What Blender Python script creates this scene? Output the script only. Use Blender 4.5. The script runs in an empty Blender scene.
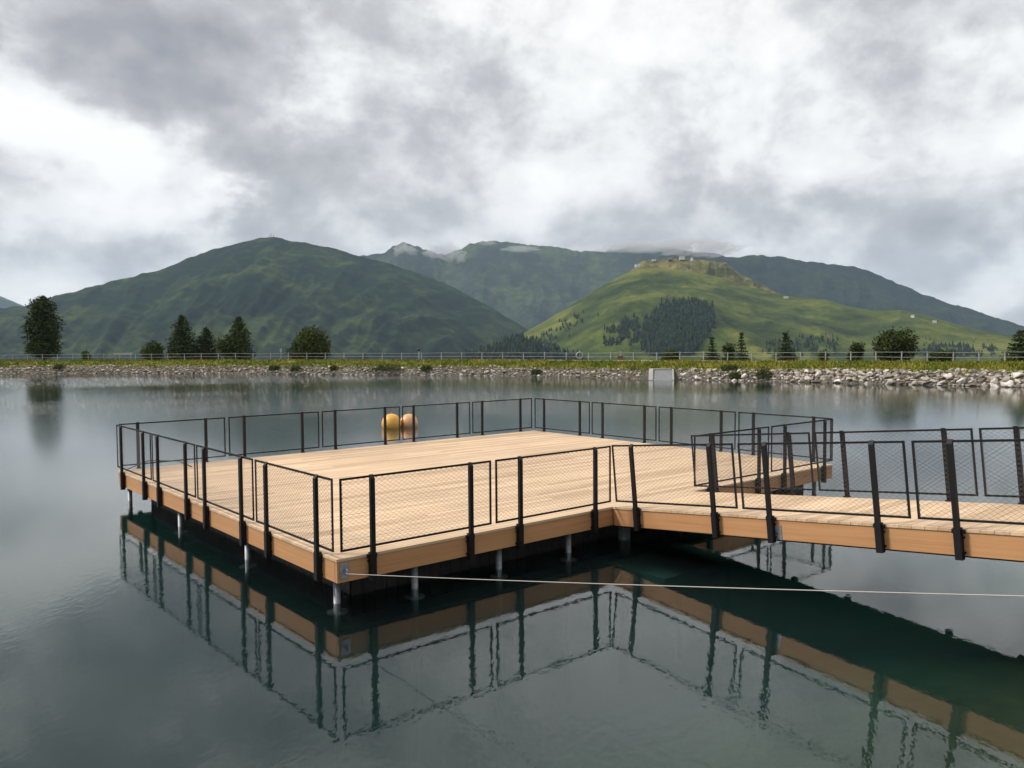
import bpy, bmesh, math, random
import numpy as np
from mathutils import Vector, Matrix, noise as mnoise
from mathutils.bvhtree import BVHTree

random.seed(7)
rng = np.random.default_rng(7)
S = bpy.context.scene
COL = S.collection
PI = math.pi

# ------------------------------------------------------------------ camera
F_PX = 820.0
CAM = Vector((-4.6955, -8.9207, 3.2158))
YAW, PITCH, ROLL = 0.69870, -0.047367, -0.007118
fw = Vector((math.sin(YAW) * math.cos(PITCH), math.cos(YAW) * math.cos(PITCH), math.sin(PITCH)))
r0 = Vector((math.cos(YAW), -math.sin(YAW), 0))
u0 = r0.cross(fw)
RT = r0 * math.cos(ROLL) + u0 * math.sin(ROLL)
UP = u0 * math.cos(ROLL) - r0 * math.sin(ROLL)
cam_d = bpy.data.cameras.new('camera')
cam = bpy.data.objects.new('camera', cam_d)
COL.objects.link(cam)
cam.matrix_world = Matrix(((RT.x, UP.x, -fw.x, CAM.x), (RT.y, UP.y, -fw.y, CAM.y), (RT.z, UP.z, -fw.z, CAM.z), (0, 0, 0, 1)))
cam_d.sensor_width = 36.0
cam_d.lens = F_PX / 1024 * 36.0
cam_d.clip_start = 0.1
cam_d.clip_end = 40000
S.camera = cam
S.render.resolution_x, S.render.resolution_y = 1024, 768

def ray(px, py):
    return (fw + RT * ((px - 512) / F_PX) + UP * ((384 - py) / F_PX)).normalized()
def azel(px, py):
    d = ray(px, py)
    return math.atan2(d.x, d.y), math.asin(d.z)
def at_dist(px, py, dist):
    """point on the ray whose horizontal distance from the camera is dist"""
    d = ray(px, py)
    return CAM + d * (dist / math.hypot(d.x, d.y))
def at_z(px, py, z):
    d = ray(px, py)
    return CAM + d * ((z - CAM.z) / d.z)

# ------------------------------------------------------------------ node helpers
def sock(nt, v):
    return v
class NT:
    def __init__(s, tree):
        s.t = tree
    def n(s, typ, **kw):
        nd = s.t.nodes.new(typ)
        ins = kw.pop('ins', {})
        for k, v in kw.items():
            setattr(nd, k, v)
        for k, v in ins.items():
            s.put(nd.inputs[k], v)
        return nd
    def put(s, inp, v):
        if isinstance(v, bpy.types.NodeSocket):
            s.t.links.new(v, inp)
        else:
            inp.default_value = v
    def math(s, op, a, b=0.0, c=None, clamp=False):
        nd = s.t.nodes.new('ShaderNodeMath'); nd.operation = op; nd.use_clamp = clamp
        s.put(nd.inputs[0], a); s.put(nd.inputs[1], b)
        if c is not None: s.put(nd.inputs[2], c)
        return nd.outputs[0]
    def mapr(s, v, a, b, c=0.0, d=1.0, smooth=False):
        nd = s.t.nodes.new('ShaderNodeMapRange')
        if smooth: nd.interpolation_type = 'SMOOTHSTEP'
        s.put(nd.inputs[0], v)
        for i, x in enumerate((a, b, c, d)): nd.inputs[i + 1].default_value = x
        return nd.outputs[0]
    def noise(s, vec, scale, detail=4, rough=0.55, dist=0.0, dims='3D'):
        nd = s.t.nodes.new('ShaderNodeTexNoise'); nd.noise_dimensions = dims
        if vec is not None: s.t.links.new(vec, nd.inputs['Vector'])
        nd.inputs['Scale'].default_value = scale; nd.inputs['Detail'].default_value = detail
        nd.inputs['Roughness'].default_value = rough; nd.inputs['Distortion'].default_value = dist
        return nd.outputs['Fac']
    def mapping(s, vec, scale=(1, 1, 1), rot=(0, 0, 0), loc=(0, 0, 0)):
        nd = s.t.nodes.new('ShaderNodeMapping')
        s.t.links.new(vec, nd.inputs['Vector'])
        nd.inputs['Scale'].default_value = scale; nd.inputs['Rotation'].default_value = rot; nd.inputs['Location'].default_value = loc
        return nd.outputs['Vector']
    def ramp(s, v, stops):
        nd = s.t.nodes.new('ShaderNodeValToRGB')
        e = nd.color_ramp.elements
        while len(e) < len(stops): e.new(0.5)
        for i, (p, c) in enumerate(stops):
            e[i].position = p; e[i].color = (*c, 1) if len(c) == 3 else c
        s.put(nd.inputs[0], v)
        return nd.outputs['Color']
    def mix(s, f, a, b, typ='MIX'):
        nd = s.t.nodes.new('ShaderNodeMix'); nd.data_type = 'RGBA'; nd.blend_type = typ
        s.put(nd.inputs[0], f)
        for i, x in ((6, a), (7, b)):
            s.put(nd.inputs[i], (*x, 1) if isinstance(x, tuple) and len(x) == 3 else x)
        return nd.outputs[2]
    def link(s, a, b):
        s.t.links.new(a, b)
def new_mat(name):
    m = bpy.data.materials.new(name); m.use_nodes = True
    t = m.node_tree; t.nodes.clear()
    k = NT(t)
    out = t.nodes.new('ShaderNodeOutputMaterial')
    return m, k, out
def pbr(name, color, rough=0.6, metal=0.0, spec=0.5, build=None, bump=None):
    """principled material; build(k) -> colour socket; bump(k) -> (height socket, strength, distance)"""
    m, k, out = new_mat(name)
    p = k.n('ShaderNodeBsdfPrincipled')
    p.inputs['Roughness'].default_value = rough; p.inputs['Metallic'].default_value = metal
    p.inputs['Specular IOR Level'].default_value = spec
    if build: k.link(build(k), p.inputs['Base Color'])
    else: p.inputs['Base Color'].default_value = (*color, 1)
    if bump:
        h, st, di = bump(k)
        b = k.n('ShaderNodeBump', ins={'Strength': st, 'Distance': di, 'Height': h})
        k.link(b.outputs[0], p.inputs['Normal'])
    k.link(p.outputs[0], out.inputs['Surface'])
    return m
def objco(k):
    return k.n('ShaderNodeTexCoord').outputs['Object']
def worldpos(k):
    return k.n('ShaderNodeNewGeometry').outputs['Position']
def island(k):
    return k.n('ShaderNodeNewGeometry').outputs['Random Per Island']

# ------------------------------------------------------------------ object helpers
def tag(o, label=None, cat=None, group=None, kind=None):
    if label: o['label'] = label
    if cat: o['category'] = cat
    if group: o['group'] = group
    if kind: o['kind'] = kind
    return o
def empty(name, loc=(0, 0, 0), mat=None):
    o = bpy.data.objects.new(name, None); COL.objects.link(o)
    o.empty_display_size = 0.3
    if mat is not None: o.matrix_world = mat
    else: o.location = loc
    return o
class MB:
    def __init__(s): s.v = []; s.f = []
    def add(s, vs, fs):
        n = len(s.v); s.v += [tuple(v) for v in vs]; s.f += [tuple(i + n for i in f) for f in fs]
        return s
    def box(s, a, b):
        x0, y0, z0 = a; x1, y1, z1 = b
        return s.add([(x0,y0,z0),(x1,y0,z0),(x1,y1,z0),(x0,y1,z0),(x0,y0,z1),(x1,y0,z1),(x1,y1,z1),(x0,y1,z1)],
                     [(0,3,2,1),(4,5,6,7),(0,1,5,4),(1,2,6,5),(2,3,7,6),(3,0,4,7)])
    def tube(s, pts, r, n=8, cap=True):
        pts = [Vector(p) for p in pts]; rr = r if isinstance(r, (list, tuple)) else [r] * len(pts)
        vs = []; fs = []
        for i, p in enumerate(pts):
            d = (pts[min(i + 1, len(pts) - 1)] - pts[max(i - 1, 0)]).normalized()
            a = d.cross(Vector((0, 0, 1)) if abs(d.z) < 0.9 else Vector((1, 0, 0))).normalized(); b = d.cross(a)
            for j in range(n):
                t = 2 * PI * j / n
                vs.append(p + (a * math.cos(t) + b * math.sin(t)) * rr[i])
        for i in range(len(pts) - 1):
            for j in range(n):
                fs.append((i*n+j, i*n+(j+1)%n, (i+1)*n+(j+1)%n, (i+1)*n+j))
        if cap:
            fs.append(tuple(range(n))[::-1]); fs.append(tuple((len(pts)-1)*n + j for j in range(n)))
        return s.add(vs, fs)
    def build(s, name, mat, parent=None, smooth=False, bevel=0.0):
        me = bpy.data.meshes.new(name); me.from_pydata(s.v, [], s.f)
        if mat: me.materials.append(mat)
        if smooth: me.polygons.foreach_set('use_smooth', [True] * len(me.polygons))
        me.update()
        o = bpy.data.objects.new(name, me); COL.objects.link(o)
        if parent: o.parent = parent
        if bevel:
            b = o.modifiers.new('bevel', 'BEVEL'); b.width = bevel; b.segments = 2; b.limit_method = 'ANGLE'
        return o
def np_mesh(name, V, Fq, mat, smooth=True, parent=None):
    me = bpy.data.meshes.new(name)
    V = np.asarray(V, np.float32); Fq = np.asarray(Fq, np.int32)
    nv, nf, w = len(V), len(Fq), Fq.shape[1]
    me.vertices.add(nv); me.vertices.foreach_set('co', V.ravel())
    me.loops.add(nf * w); me.loops.foreach_set('vertex_index', Fq.ravel())
    me.polygons.add(nf); me.polygons.foreach_set('loop_start', np.arange(0, nf * w, w, dtype=np.int32))
    me.polygons.foreach_set('loop_total', np.full(nf, w, np.int32))
    me.update(calc_edges=True); me.validate()
    if smooth: me.polygons.foreach_set('use_smooth', [True] * len(me.polygons))
    if mat: me.materials.append(mat)
    o = bpy.data.objects.new(name, me); COL.objects.link(o)
    if parent: o.parent = parent
    return o
def part_copy(o, parent, loc=None):
    c = o.copy(); COL.objects.link(c); c.parent = parent
    if loc is not None: c.location = loc
    return c

# ------------------------------------------------------------------ world: sky and clouds
SUN_AZ, SUN_EL = math.radians(-48), math.radians(44)     # azimuth from +Y towards +X
sun_dir = Vector((math.sin(SUN_AZ) * math.cos(SUN_EL), math.cos(SUN_AZ) * math.cos(SUN_EL), math.sin(SUN_EL)))
W = bpy.data.worlds.new('World'); S.world = W; W.use_nodes = True
W.node_tree.nodes.clear()
k = NT(W.node_tree)
wout = k.n('ShaderNodeOutputWorld'); bg = k.n('ShaderNodeBackground', ins={'Strength': 0.1})
sky = k.n('ShaderNodeTexSky', sky_type='NISHITA', sun_disc=False, sun_elevation=SUN_EL, sun_rotation=SUN_AZ, altitude=1500.0)
d = k.n('ShaderNodeTexCoord').outputs['Generated']
sx = k.n('ShaderNodeSeparateXYZ'); k.link(d, sx.inputs[0])
az = k.math('ARCTAN2', sx.outputs[0], sx.outputs[1]); el = k.math('ARCSINE', sx.outputs[2])
wv = k.mapping(d, (1, 1, 1.7))
n1 = k.noise(wv, 3.2, 6, 0.6); n2 = k.noise(k.mapping(d, (1, 1, 1.7), loc=(7.1, 3.3, 5.2)), 3.2, 6, 0.6)
n3 = k.noise(k.mapping(d, (1, 1, 1.5), loc=(2.1, 9.3, 1.2)), 9.0, 7, 0.62, 0.3)
n4 = k.noise(k.mapping(d, (1, 1, 1.4), loc=(4.4, 1.3, 8.2)), 24.0, 6, 0.65, 0.2)
azw = k.math('MULTIPLY_ADD', k.math('SUBTRACT', n1, 0.5), 0.30, az)
elw = k.math('MULTIPLY_ADD', k.math('SUBTRACT', n2, 0.5), 0.24, el)
def cumulus(off):
    m = k.mapping(d, (1, 1, 1.30), loc=off)
    return k.math('MULTIPLY_ADD', k.noise(m, 4.4, 9, 0.54, 0.3), 1.0, k.math('MULTIPLY', k.noise(m, 13.0, 7, 0.6, 0.1), 0.36))
SO = Vector((0.35, 0.25, 1.0)).normalized() * 0.035
c0 = cumulus((2.1, 9.3, 1.2)); c1 = cumulus((2.1 + SO.x, 9.3 + SO.y, 1.2 + SO.z * 1.5))
relief = k.math('MULTIPLY', k.math('SUBTRACT', c0, c1), 1.05)
v = k.math('ADD', k.math('MULTIPLY_ADD', k.math('SUBTRACT', n4, 0.5), 0.18, 0.60), k.math('MULTIPLY_ADD', k.math('SUBTRACT', c0, 0.68), 0.44, relief))
def blob(v, px, py, rx, ry, rot, amp):
    a0, e0 = azel(px, py)
    c, s_ = math.cos(math.radians(rot)), math.sin(math.radians(rot))
    da = k.math('SUBTRACT', azw, a0); de = k.math('SUBTRACT', elw, e0)
    rx /= F_PX; ry /= F_PX
    p = k.math('ADD', k.math('MULTIPLY', da, c / rx), k.math('MULTIPLY', de, s_ / rx))
    q = k.math('ADD', k.math('MULTIPLY', da, -s_ / ry), k.math('MULTIPLY', de, c / ry))
    r2 = k.math('ADD', k.math('MULTIPLY', p, p), k.math('MULTIPLY', q, q))
    g = k.math('EXPONENT', k.math('MULTIPLY', r2, -1.0))
    return k.math('MULTIPLY_ADD', g, amp, v)
#        px   py   rx   ry  rot   amp      (rot: anticlockwise, degrees)
BLOBS = [(130,  20, 270,  80,   0, -0.26), (225, 150, 190,  36, -38, -0.20), (40, 140, 100,  36, -22, 0.36),
         (150, 195, 130,  26, -32, 0.20), (60, 232, 120,  26,  -8, 0.20), (320, 115, 60, 36, 20, 0.28), (235, 217, 30, 16, 0, 0.34),
         (110, 248,  80, 16, 0, -0.14), (20, 285, 90, 18, 0, 0.30), (150, 274, 40, 10, 0, 0.2),
         (650,  60, 150, 110,  0, 0.17), (570, 130, 90, 60, 10, 0.12), (815, 165,  60, 55,  0, 0.34), (560, 195, 60, 45, 0, 0.16),
         (690, 232, 230, 26,  -5, -0.10), (900, 120,  70, 140, 12, -0.12), (925, 255,  90, 35, -20, -0.13),
         (985,  90,  60, 45,  0, 0.18), (1000, 145, 70, 30,  0, 0.22), (1005, 285, 55, 24, 15, 0.36),
         (512, -500, 1100, 270, 0, 0.45), (120, -80, 230, 70, 0, -0.10)]
for b in BLOBS: v = blob(v, *b)
cloud = k.ramp(v, [(0.0, (0.118, 0.117, 0.122)), (0.33, (0.190, 0.188, 0.195)), (0.55, (0.262, 0.260, 0.267)), (0.68, (0.345, 0.344, 0.346)), (0.80, (0.430, 0.429, 0.426)), (1.0, (0.50, 0.498, 0.492))])
cl10 = k.mix(1.0, cloud, (10.0, 10.0, 10.0), 'MULTIPLY')
thin = k.mapr(v, 0.02, 0.4, 0.92, 0.985)
k.link(k.mix(thin, sky.outputs[0], cl10), bg.inputs['Color'])
k.link(bg.outputs[0], wout.inputs['Surface'])
W.cycles.sampling_method = 'MANUAL'; W.cycles.sample_map_resolution = 512
sl = bpy.data.lights.new('sun', 'SUN'); sl.energy = 1.5; sl.angle = math.radians(12); sl.color = (1.0, 0.94, 0.86)
so = bpy.data.objects.new('sun', sl); COL.objects.link(so)
so.rotation_euler = sun_dir.to_track_quat('Z', 'Y').to_euler()
so.location = (0, 0, 60)
S.view_settings.view_transform = 'Standard'; S.view_settings.look = 'None'
S.view_settings.exposure = 1.24; S.view_settings.gamma = 1.0; S.view_settings.use_curve_mapping = False

# ------------------------------------------------------------------ materials
def wood(name, axis, c1, c2, c3, rough=0.62, knot=True):
    """sawn larch: axis 0/1 = the direction the grain runs"""
    def col(k):
        co = objco(k)
        sc = (0.35, 14, 14) if axis == 0 else (14, 0.35, 14)
        rnd = island(k)
        off = k.n('ShaderNodeCombineXYZ', ins={0: k.math('MULTIPLY', rnd, 37.0), 1: k.math('MULTIPLY', rnd, 11.0), 2: k.math('MULTIPLY', rnd, 23.0)})
        va = k.n('ShaderNodeVectorMath', operation='ADD', ins={0: k.mapping(co, sc), 1: off.outputs[0]}).outputs[0]
        g = k.noise(va, 1.3, 6, 0.65, 0.4)
        base = k.ramp(g, [(0.28, c1), (0.5, c2), (0.72, c3)])
        tone = k.ramp(rnd, [(0.0, (0.78, 0.73, 0.69)), (0.25, (0.92, 0.89, 0.86)), (0.6, (1.0, 1.0, 1.0)), (1.0, (1.13, 1.10, 1.06))])
        c = k.mix(1.0, base, tone, 'MULTIPLY')
        big = k.noise(worldpos(k), 0.45, 3, 0.5)
        c = k.mix(1.0, c, k.ramp(big, [(0.3, (0.90, 0.89, 0.88)), (0.7, (1.05, 1.04, 1.03))]), 'MULTIPLY')
        if knot:
            vo = k.n('ShaderNodeTexVoronoi', feature='F1')
            sv = (0.9, 4.5, 4.5) if axis == 0 else (4.5, 0.9, 4.5)
            k.link(k.n('ShaderNodeVectorMath', operation='ADD', ins={0: k.mapping(co, sv), 1: off.outputs[0]}).outputs[0], vo.inputs['Vector'])
            vo.inputs['Scale'].default_value = 1.0
            kn = k.mapr(vo.outputs['Distance'], 0.05, 0.10, 0.55, 0.0)
            c = k.mix(kn, c, (0.16, 0.075, 0.035))
        return c
    def bmp(k):
        co = objco(k)
        sc = (0.5, 60, 60) if axis == 0 else (60, 0.5, 60)
        return k.noise(k.mapping(co, sc), 1.0, 3, 0.6), 0.25, 0.004
    return pbr(name, (0, 0, 0), rough, build=col, bump=bmp)
M = {}
M['deck'] = wood('larch_decking', 0, (0.53, 0.365, 0.222), (0.68, 0.495, 0.318), (0.76, 0.58, 0.395), knot=False)
M['fascia_x'] = wood('larch_fascia', 0, (0.50, 0.255, 0.107), (0.60, 0.318, 0.142), (0.65, 0.37, 0.18))
M['fascia_y'] = wood('larch_fascia_long', 1, (0.50, 0.255, 0.107), (0.60, 0.318, 0.142), (0.65, 0.37, 0.18))
M['iron'] = pbr('black_painted_steel', (0.012, 0.011, 0.012), 0.5, spec=0.22,
                bump=lambda k: (k.noise(worldpos(k), 60, 3), 0.08, 0.002))
M['wire'] = pbr('stainless_wire', (0.10, 0.10, 0.105), 0.4, 0.6)
M['galv'] = pbr('galvanised_steel', (0.4, 0.42, 0.44), 0.42, 0.75,
                build=lambda k: k.ramp(k.noise(worldpos(k), 25, 4), [(0.3, (0.30, 0.32, 0.34)), (0.7, (0.5, 0.52, 0.54))]))
def pile_col(k):
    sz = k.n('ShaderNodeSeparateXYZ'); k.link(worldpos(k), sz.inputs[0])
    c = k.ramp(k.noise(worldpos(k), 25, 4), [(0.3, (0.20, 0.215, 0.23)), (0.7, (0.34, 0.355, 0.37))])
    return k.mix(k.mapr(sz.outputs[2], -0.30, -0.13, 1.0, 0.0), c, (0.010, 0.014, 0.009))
M['pile'] = pbr('galvanised_pile', (0.4, 0.42, 0.44), 0.5, 0.4, build=pile_col)
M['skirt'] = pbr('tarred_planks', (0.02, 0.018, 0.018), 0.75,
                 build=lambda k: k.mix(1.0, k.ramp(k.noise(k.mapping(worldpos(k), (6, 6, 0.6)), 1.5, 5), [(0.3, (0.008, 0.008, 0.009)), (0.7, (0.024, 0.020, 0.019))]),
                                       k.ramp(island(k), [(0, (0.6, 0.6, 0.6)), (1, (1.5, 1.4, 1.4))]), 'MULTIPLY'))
M['rope'] = pbr('white_rope', (0.46, 0.43, 0.39), 0.85)
M['cable'] = pbr('black_cable', (0.02, 0.02, 0.02), 0.5)
M['concrete'] = pbr('pale_concrete', (0.4, 0.4, 0.38), 0.85,
                    build=lambda k: k.ramp(k.noise(worldpos(k), 1.6, 7, 0.65), [(0.3, (0.24, 0.23, 0.215)), (0.7, (0.40, 0.39, 0.365))]))
M['apron'] = pbr('wet_concrete', (0.2, 0.2, 0.2), 0.7, build=lambda k: k.ramp(k.noise(k.mapping(worldpos(k), (2, 2, 0.5)), 2.0, 6, 0.65), [(0.3, (0.13, 0.135, 0.14)), (0.7, (0.23, 0.235, 0.24))]))
M['footing'] = pbr('algae_concrete', (0.2, 0.26, 0.22), 0.9)
M['red'] = pbr('red_enamel', (0.20, 0.075, 0.06), 0.7)
M['white'] = pbr('white_enamel', (0.36, 0.37, 0.34), 0.45)
M['fence'] = pbr('weathered_fence', (0.42, 0.42, 0.41), 0.7,
                 build=lambda k: k.ramp(k.noise(worldpos(k), 3, 4), [(0.3, (0.22, 0.22, 0.22)), (0.7, (0.40, 0.40, 0.40))]))
def buoy_mat(name, c1, c2):
    return pbr(name, c1, 0.38, build=lambda k: k.ramp(k.noise(objco(k), 2.5, 5, 0.6), [(0.3, c1), (0.7, c2)]))
M['buoy_y'] = buoy_mat('yellow_orange_plastic', (0.92, 0.42, 0.05), (0.95, 0.58, 0.13))
M['buoy_o'] = buoy_mat('faded_orange_plastic', (0.84, 0.38, 0.15), (0.88, 0.58, 0.33))

# ------------------------------------------------------------------ lake and banks
shore_px = [(-260, 377.5), (-120, 375), (0, 373.7), (128, 373.4), (256, 373.9), (384, 374.8), (512, 376.0), (640, 378.8), (768, 381.5), (896, 384.5), (1024, 387.5), (1120, 391)]
far = [at_z(x, y, 0.0).to_2d() for x, y in shore_px]
near = [Vector((50, 8)), Vector((38, -3)), Vector((22, -7)), Vector((10, -7.7)), Vector((5, -7.9)), Vector((0, -7.6)), Vector((-4.7, -7.3)), Vector((-12, -6.5)), Vector((-24, 0)), Vector((-34, 16)), Vector((-36, 40))]
ctrl = far + near
def catmull(P, n):
    out = []
    N = len(P)
    for i in range(N):
        p0, p1, p2, p3 = P[i-1], P[i], P[(i+1) % N], P[(i+2) % N]
        m = max(2, int((p2 - p1).length / n))
        for j in range(m):
            t = j / m
            out.append(0.5 * ((2*p1) + (p2-p0)*t + (2*p0-5*p1+4*p2-p3)*t*t + (3*p1-p0-3*p2+p3)*t**3))
    return out
shore = catmull(ctrl, 1.2)
CEN = Vector((6, 26))
NS = len(shore)
sh = np.array([(p.x, p.y) for p in shore])
shd = sh - np.array(CEN); shr = np.hypot(shd[:, 0], shd[:, 1]); shu = shd / shr[:, None]
jit = np.array([mnoise.fractal(Vector((p.x * 0.25, p.y * 0.25, 3.0)), 0.8, 2.0, 4) for p in shore])
nearw = np.clip((6.0 - sh[:, 1]) / 8.0, 0, 1)                      # 1 on the photographer's bank
def shore_dist(azv):
    """distance from the camera to the far shoreline along an azimuth"""
    dx, dy = math.sin(azv), math.cos(azv); best = None
    for i in range(NS):
        ax, ay = sh[i] - np.array((CAM.x, CAM.y)); bx, by = sh[(i+1) % NS] - np.array((CAM.x, CAM.y))
        ca, cb = dx*ay - dy*ax, dx*by - dy*bx
        if ca * cb <= 0 and ca != cb:
            t = ca / (ca - cb); px_, py_ = ax + (bx-ax)*t, ay + (by-ay)*t
            dd = px_*dx + py_*dy
            if dd > 8 and (best is None or dd > best): best = dd
    return best
PROF = [(-38, -7.5, -7.5), (-16, -6.6, -5.0), (-8, -4.2, -2.4), (-4, -2.3, -0.95), (-2.0, -1.15, -0.62), (-0.8, -0.45, -0.38), (0, 0, 0),
        (0.5, 0.35, 0.45), (1.0, 0.62, 0.9), (1.7, 0.92, 1.4), (2.4, 1.05, 1.55), (3.4, 1.22, 1.57), (4.6, 1.45, 1.58), (5.4, 1.52, 1.58), (6.2, 1.54, 1.58), (9.5, 1.52, 1.55),
        (13, 1.2, 1.5), (24, 0.4, 1.4), (45, -1.5, 0.6), (120, -12, -8), (350, -60, -55), (900, -130, -125), (2200, -165, -165), (5000, -175, -175), (9300, -180, -180)]
def ring(off, zf, zn):
    rr = shr + off
    xy = np.array(CEN) + shu * rr[:, None]
    z = zf * (1 - nearw) + zn * nearw
    if 0 < off < 60: z = z + jit * (0.10 if off < 5 else 0.06)
    if -17 < off < 0:
        b = np.exp(-(((xy[:, 0] - 4.2) / 2.6) ** 2 + ((xy[:, 1] + 5.6) / 2.0) ** 2))
        z = z + 0.30 * b * (0 if off > -0.5 else 1)
    return np.column_stack([xy, z])
def ring_obj(name, i0, i1, mat, cap=False):
    R = [ring(*p) for p in PROF[i0:i1 + 1]]
    V = np.vstack(R); F = []
    for a in range(len(R) - 1):
        i = np.arange(NS); j = (i + 1) % NS
        F.append(np.column_stack([a*NS+i, a*NS+j, (a+1)*NS+j, (a+1)*NS+i])[:, ::-1])
    F = np.vstack(F)
    if cap:
        c = np.array([[CEN.x, CEN.y, PROF[0][1]]]); V = np.vstack([V, c]); i = np.arange(NS); j = (i+1) % NS
        F = np.vstack([F, np.column_stack([i, j, np.full(NS, len(V)-1), np.full(NS, len(V)-1)])])
        me_v, me_f = V, [tuple(dict.fromkeys(f)) for f in F.tolist()]
        mb = MB(); mb.v = [tuple(x) for x in me_v]; mb.f = me_f
        o = mb.build(name, mat, smooth=True)
    else:
        o = np_mesh(name, V, F, mat)
    bm = bmesh.new(); bm.from_mesh(o.data); bmesh.ops.recalc_face_normals(bm, faces=bm.faces)
    if sum(f.normal.z for f in bm.faces) < 0: bmesh.ops.reverse_faces(bm, faces=bm.faces)
    bm.to_mesh(o.data); bm.free()
    return tag(o, kind='structure')
M['bed'] = pbr('silt', (0.2, 0.2, 0.15), 0.95, spec=0.1,
               build=lambda k: k.ramp(k.noise(worldpos(k), 0.8, 7, 0.65), [(0.3, (0.08, 0.072, 0.04)), (0.5, (0.16, 0.14, 0.075)), (0.72, (0.27, 0.235, 0.14))]))
M['scree'] = pbr('bank_earth', (0.2, 0.18, 0.14), 0.95, spec=0.1,
                 build=lambda k: k.ramp(k.noise(worldpos(k), 2.2, 7, 0.7), [(0.3, (0.05, 0.045, 0.033)), (0.55, (0.13, 0.115, 0.09)), (0.75, (0.26, 0.235, 0.20))]))
def grass_col(k):
    p = worldpos(k)
    a = k.ramp(k.noise(p, 0.35, 5, 0.6), [(0.3, (0.090, 0.122, 0.018)), (0.5, (0.170, 0.182, 0.027)), (0.68, (0.26, 0.235, 0.048))])
    b = k.ramp(k.noise(p, 4.0, 4, 0.7), [(0.3, (0.6, 0.6, 0.6)), (0.7, (1.3, 1.3, 1.2))])
    return k.mix(1.0, a, b, 'MULTIPLY')
M['grass'] = pbr('bank_grass', (0.1, 0.12, 0.03), 0.95, spec=0.1, build=grass_col, bump=lambda k: (k.noise(worldpos(k), 3.0, 5, 0.7), 0.8, 0.15))
M['blade'] = pbr('grass_blades', (0.1, 0.12, 0.03), 0.9, spec=0.15,
                 build=lambda k: k.mix(1.0, grass_col(k), k.ramp(island(k), [(0, (0.6, 0.65, 0.6)), (0.6, (1.1, 1.1, 1.0)), (1, (1.6, 1.45, 1.2))]), 'MULTIPLY'))
M['path'] = pbr('gravel', (0.3, 0.28, 0.25), 0.95, build=lambda k: k.ramp(k.noise(worldpos(k), 5, 6, 0.7), [(0.3, (0.2, 0.18, 0.16)), (0.7, (0.36, 0.34, 0.31))]))
M['valley'] = pbr('valley_meadow', (0.07, 0.09, 0.03), 0.95, spec=0.1,
                  build=lambda k: k.ramp(k.noise(worldpos(k), 0.01, 8, 0.6), [(0.35, (0.03, 0.05, 0.02)), (0.6, (0.08, 0.11, 0.03))]))
ring_obj('lake_bed', 0, 6, M['bed'], cap=True)
ring_obj('stony_bank', 6, 9, M['scree'])
ring_obj('grass_bank', 9, 14, M['grass'])
ring_obj('gravel_path', 14, 15, M['path'])
ring_obj('meadow', 15, 19, M['grass'])
ring_obj('valley_ground', 19, 24, M['valley'])
bank_bvh = []
for nm in ('stony_bank', 'grass_bank', 'gravel_path', 'meadow'):
    o = bpy.data.objects[nm]
    bank_bvh.append(BVHTree.FromPolygons([v.co.copy() for v in o.data.vertices], [tuple(p.vertices) for p in o.data.polygons]))
def ground_z(x, y):
    best = None
    for b in bank_bvh:
        h = b.ray_cast(Vector((x, y, 50)), Vector((0, 0, -1)))
        if h[0] is not None and (best is None or h[0].z > best): best = h[0].z
    return best if best is not None else 0.0
def bank_point(azv, off):
    """point `off` metres outward of the far shoreline along the camera azimuth"""
    dd = shore_dist(azv) + off
    x, y = CAM.x + math.sin(azv) * dd, CAM.y + math.cos(azv) * dd
    return Vector((x, y, ground_z(x, y)))

# water: one closed body with a flat surface
mW, k, out = new_mat('lake_water')
pos = worldpos(k)
sxyz = k.n('ShaderNodeSeparateXYZ'); k.link(pos, sxyz.inputs[0])
def wblob(cx, cy, rx, ry, rot):
    c, s_ = math.cos(rot), math.sin(rot)
    dx = k.math('SUBTRACT', sxyz.outputs[0], cx); dy = k.math('SUBTRACT', sxyz.outputs[1], cy)
    p = k.math('ADD', k.math('MULTIPLY', dx, c / rx), k.math('MULTIPLY', dy, s_ / rx))
    q = k.math('ADD', k.math('MULTIPLY', dx, -s_ / ry), k.math('MULTIPLY', dy, c / ry))
    return k.math('EXPONENT', k.math('MULTIPLY', k.math('ADD', k.math('MULTIPLY', p, p), k.math('MULTIPLY', q, q)), -1.0))
patch = k.noise(k.mapping(pos, (1, 1, 1), loc=(3, 8, 0)), 0.055, 4, 0.55, 0.6)
wind = k.mapr(patch, 0.42, 0.66, 0.0, 1.0, True)
cA = at_z(420, 402, 0); cB = at_z(630, 745, 0); cC = at_z(60, 600, 0)
w1 = wblob(cA.x, cA.y, 26, 15, -0.75); w2 = wblob(cB.x, cB.y, 1.5, 0.9, -0.7)
cD = at_z(230, 379.5, 0)
w3 = wblob(cD.x, cD.y, 48, 9, -0.55)
w1 = k.math('MULTIPLY_ADD', w3, 1.9, k.math('MULTIPLY', w1, 0.9))
far_w = k.math('MULTIPLY', w1, k.mapr(patch, 0.3, 0.6, 0.55, 1.25))
amp = k.math('ADD', k.math('ADD', 0.050, k.math('MULTIPLY', wind, 0.05)), k.math('ADD', k.math('MULTIPLY', far_w, 0.25), k.math('MULTIPLY', w2, 0.22)))
warp = k.mapping(pos, (1, 1, 1), rot=(0, 0, -YAW))
wa = k.noise(k.mapping(warp, (1.0, 1.7, 1)), 1.5, 2, 0.5, 0.3)
wb = k.noise(k.mapping(warp, (0.8, 1.5, 1), loc=(5, 1, 0)), 7.5, 2, 0.5, 0.3)
wc = k.noise(k.mapping(warp, (1.0, 1.4, 1), loc=(9, 4, 0)), 14.0, 2, 0.5)
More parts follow.
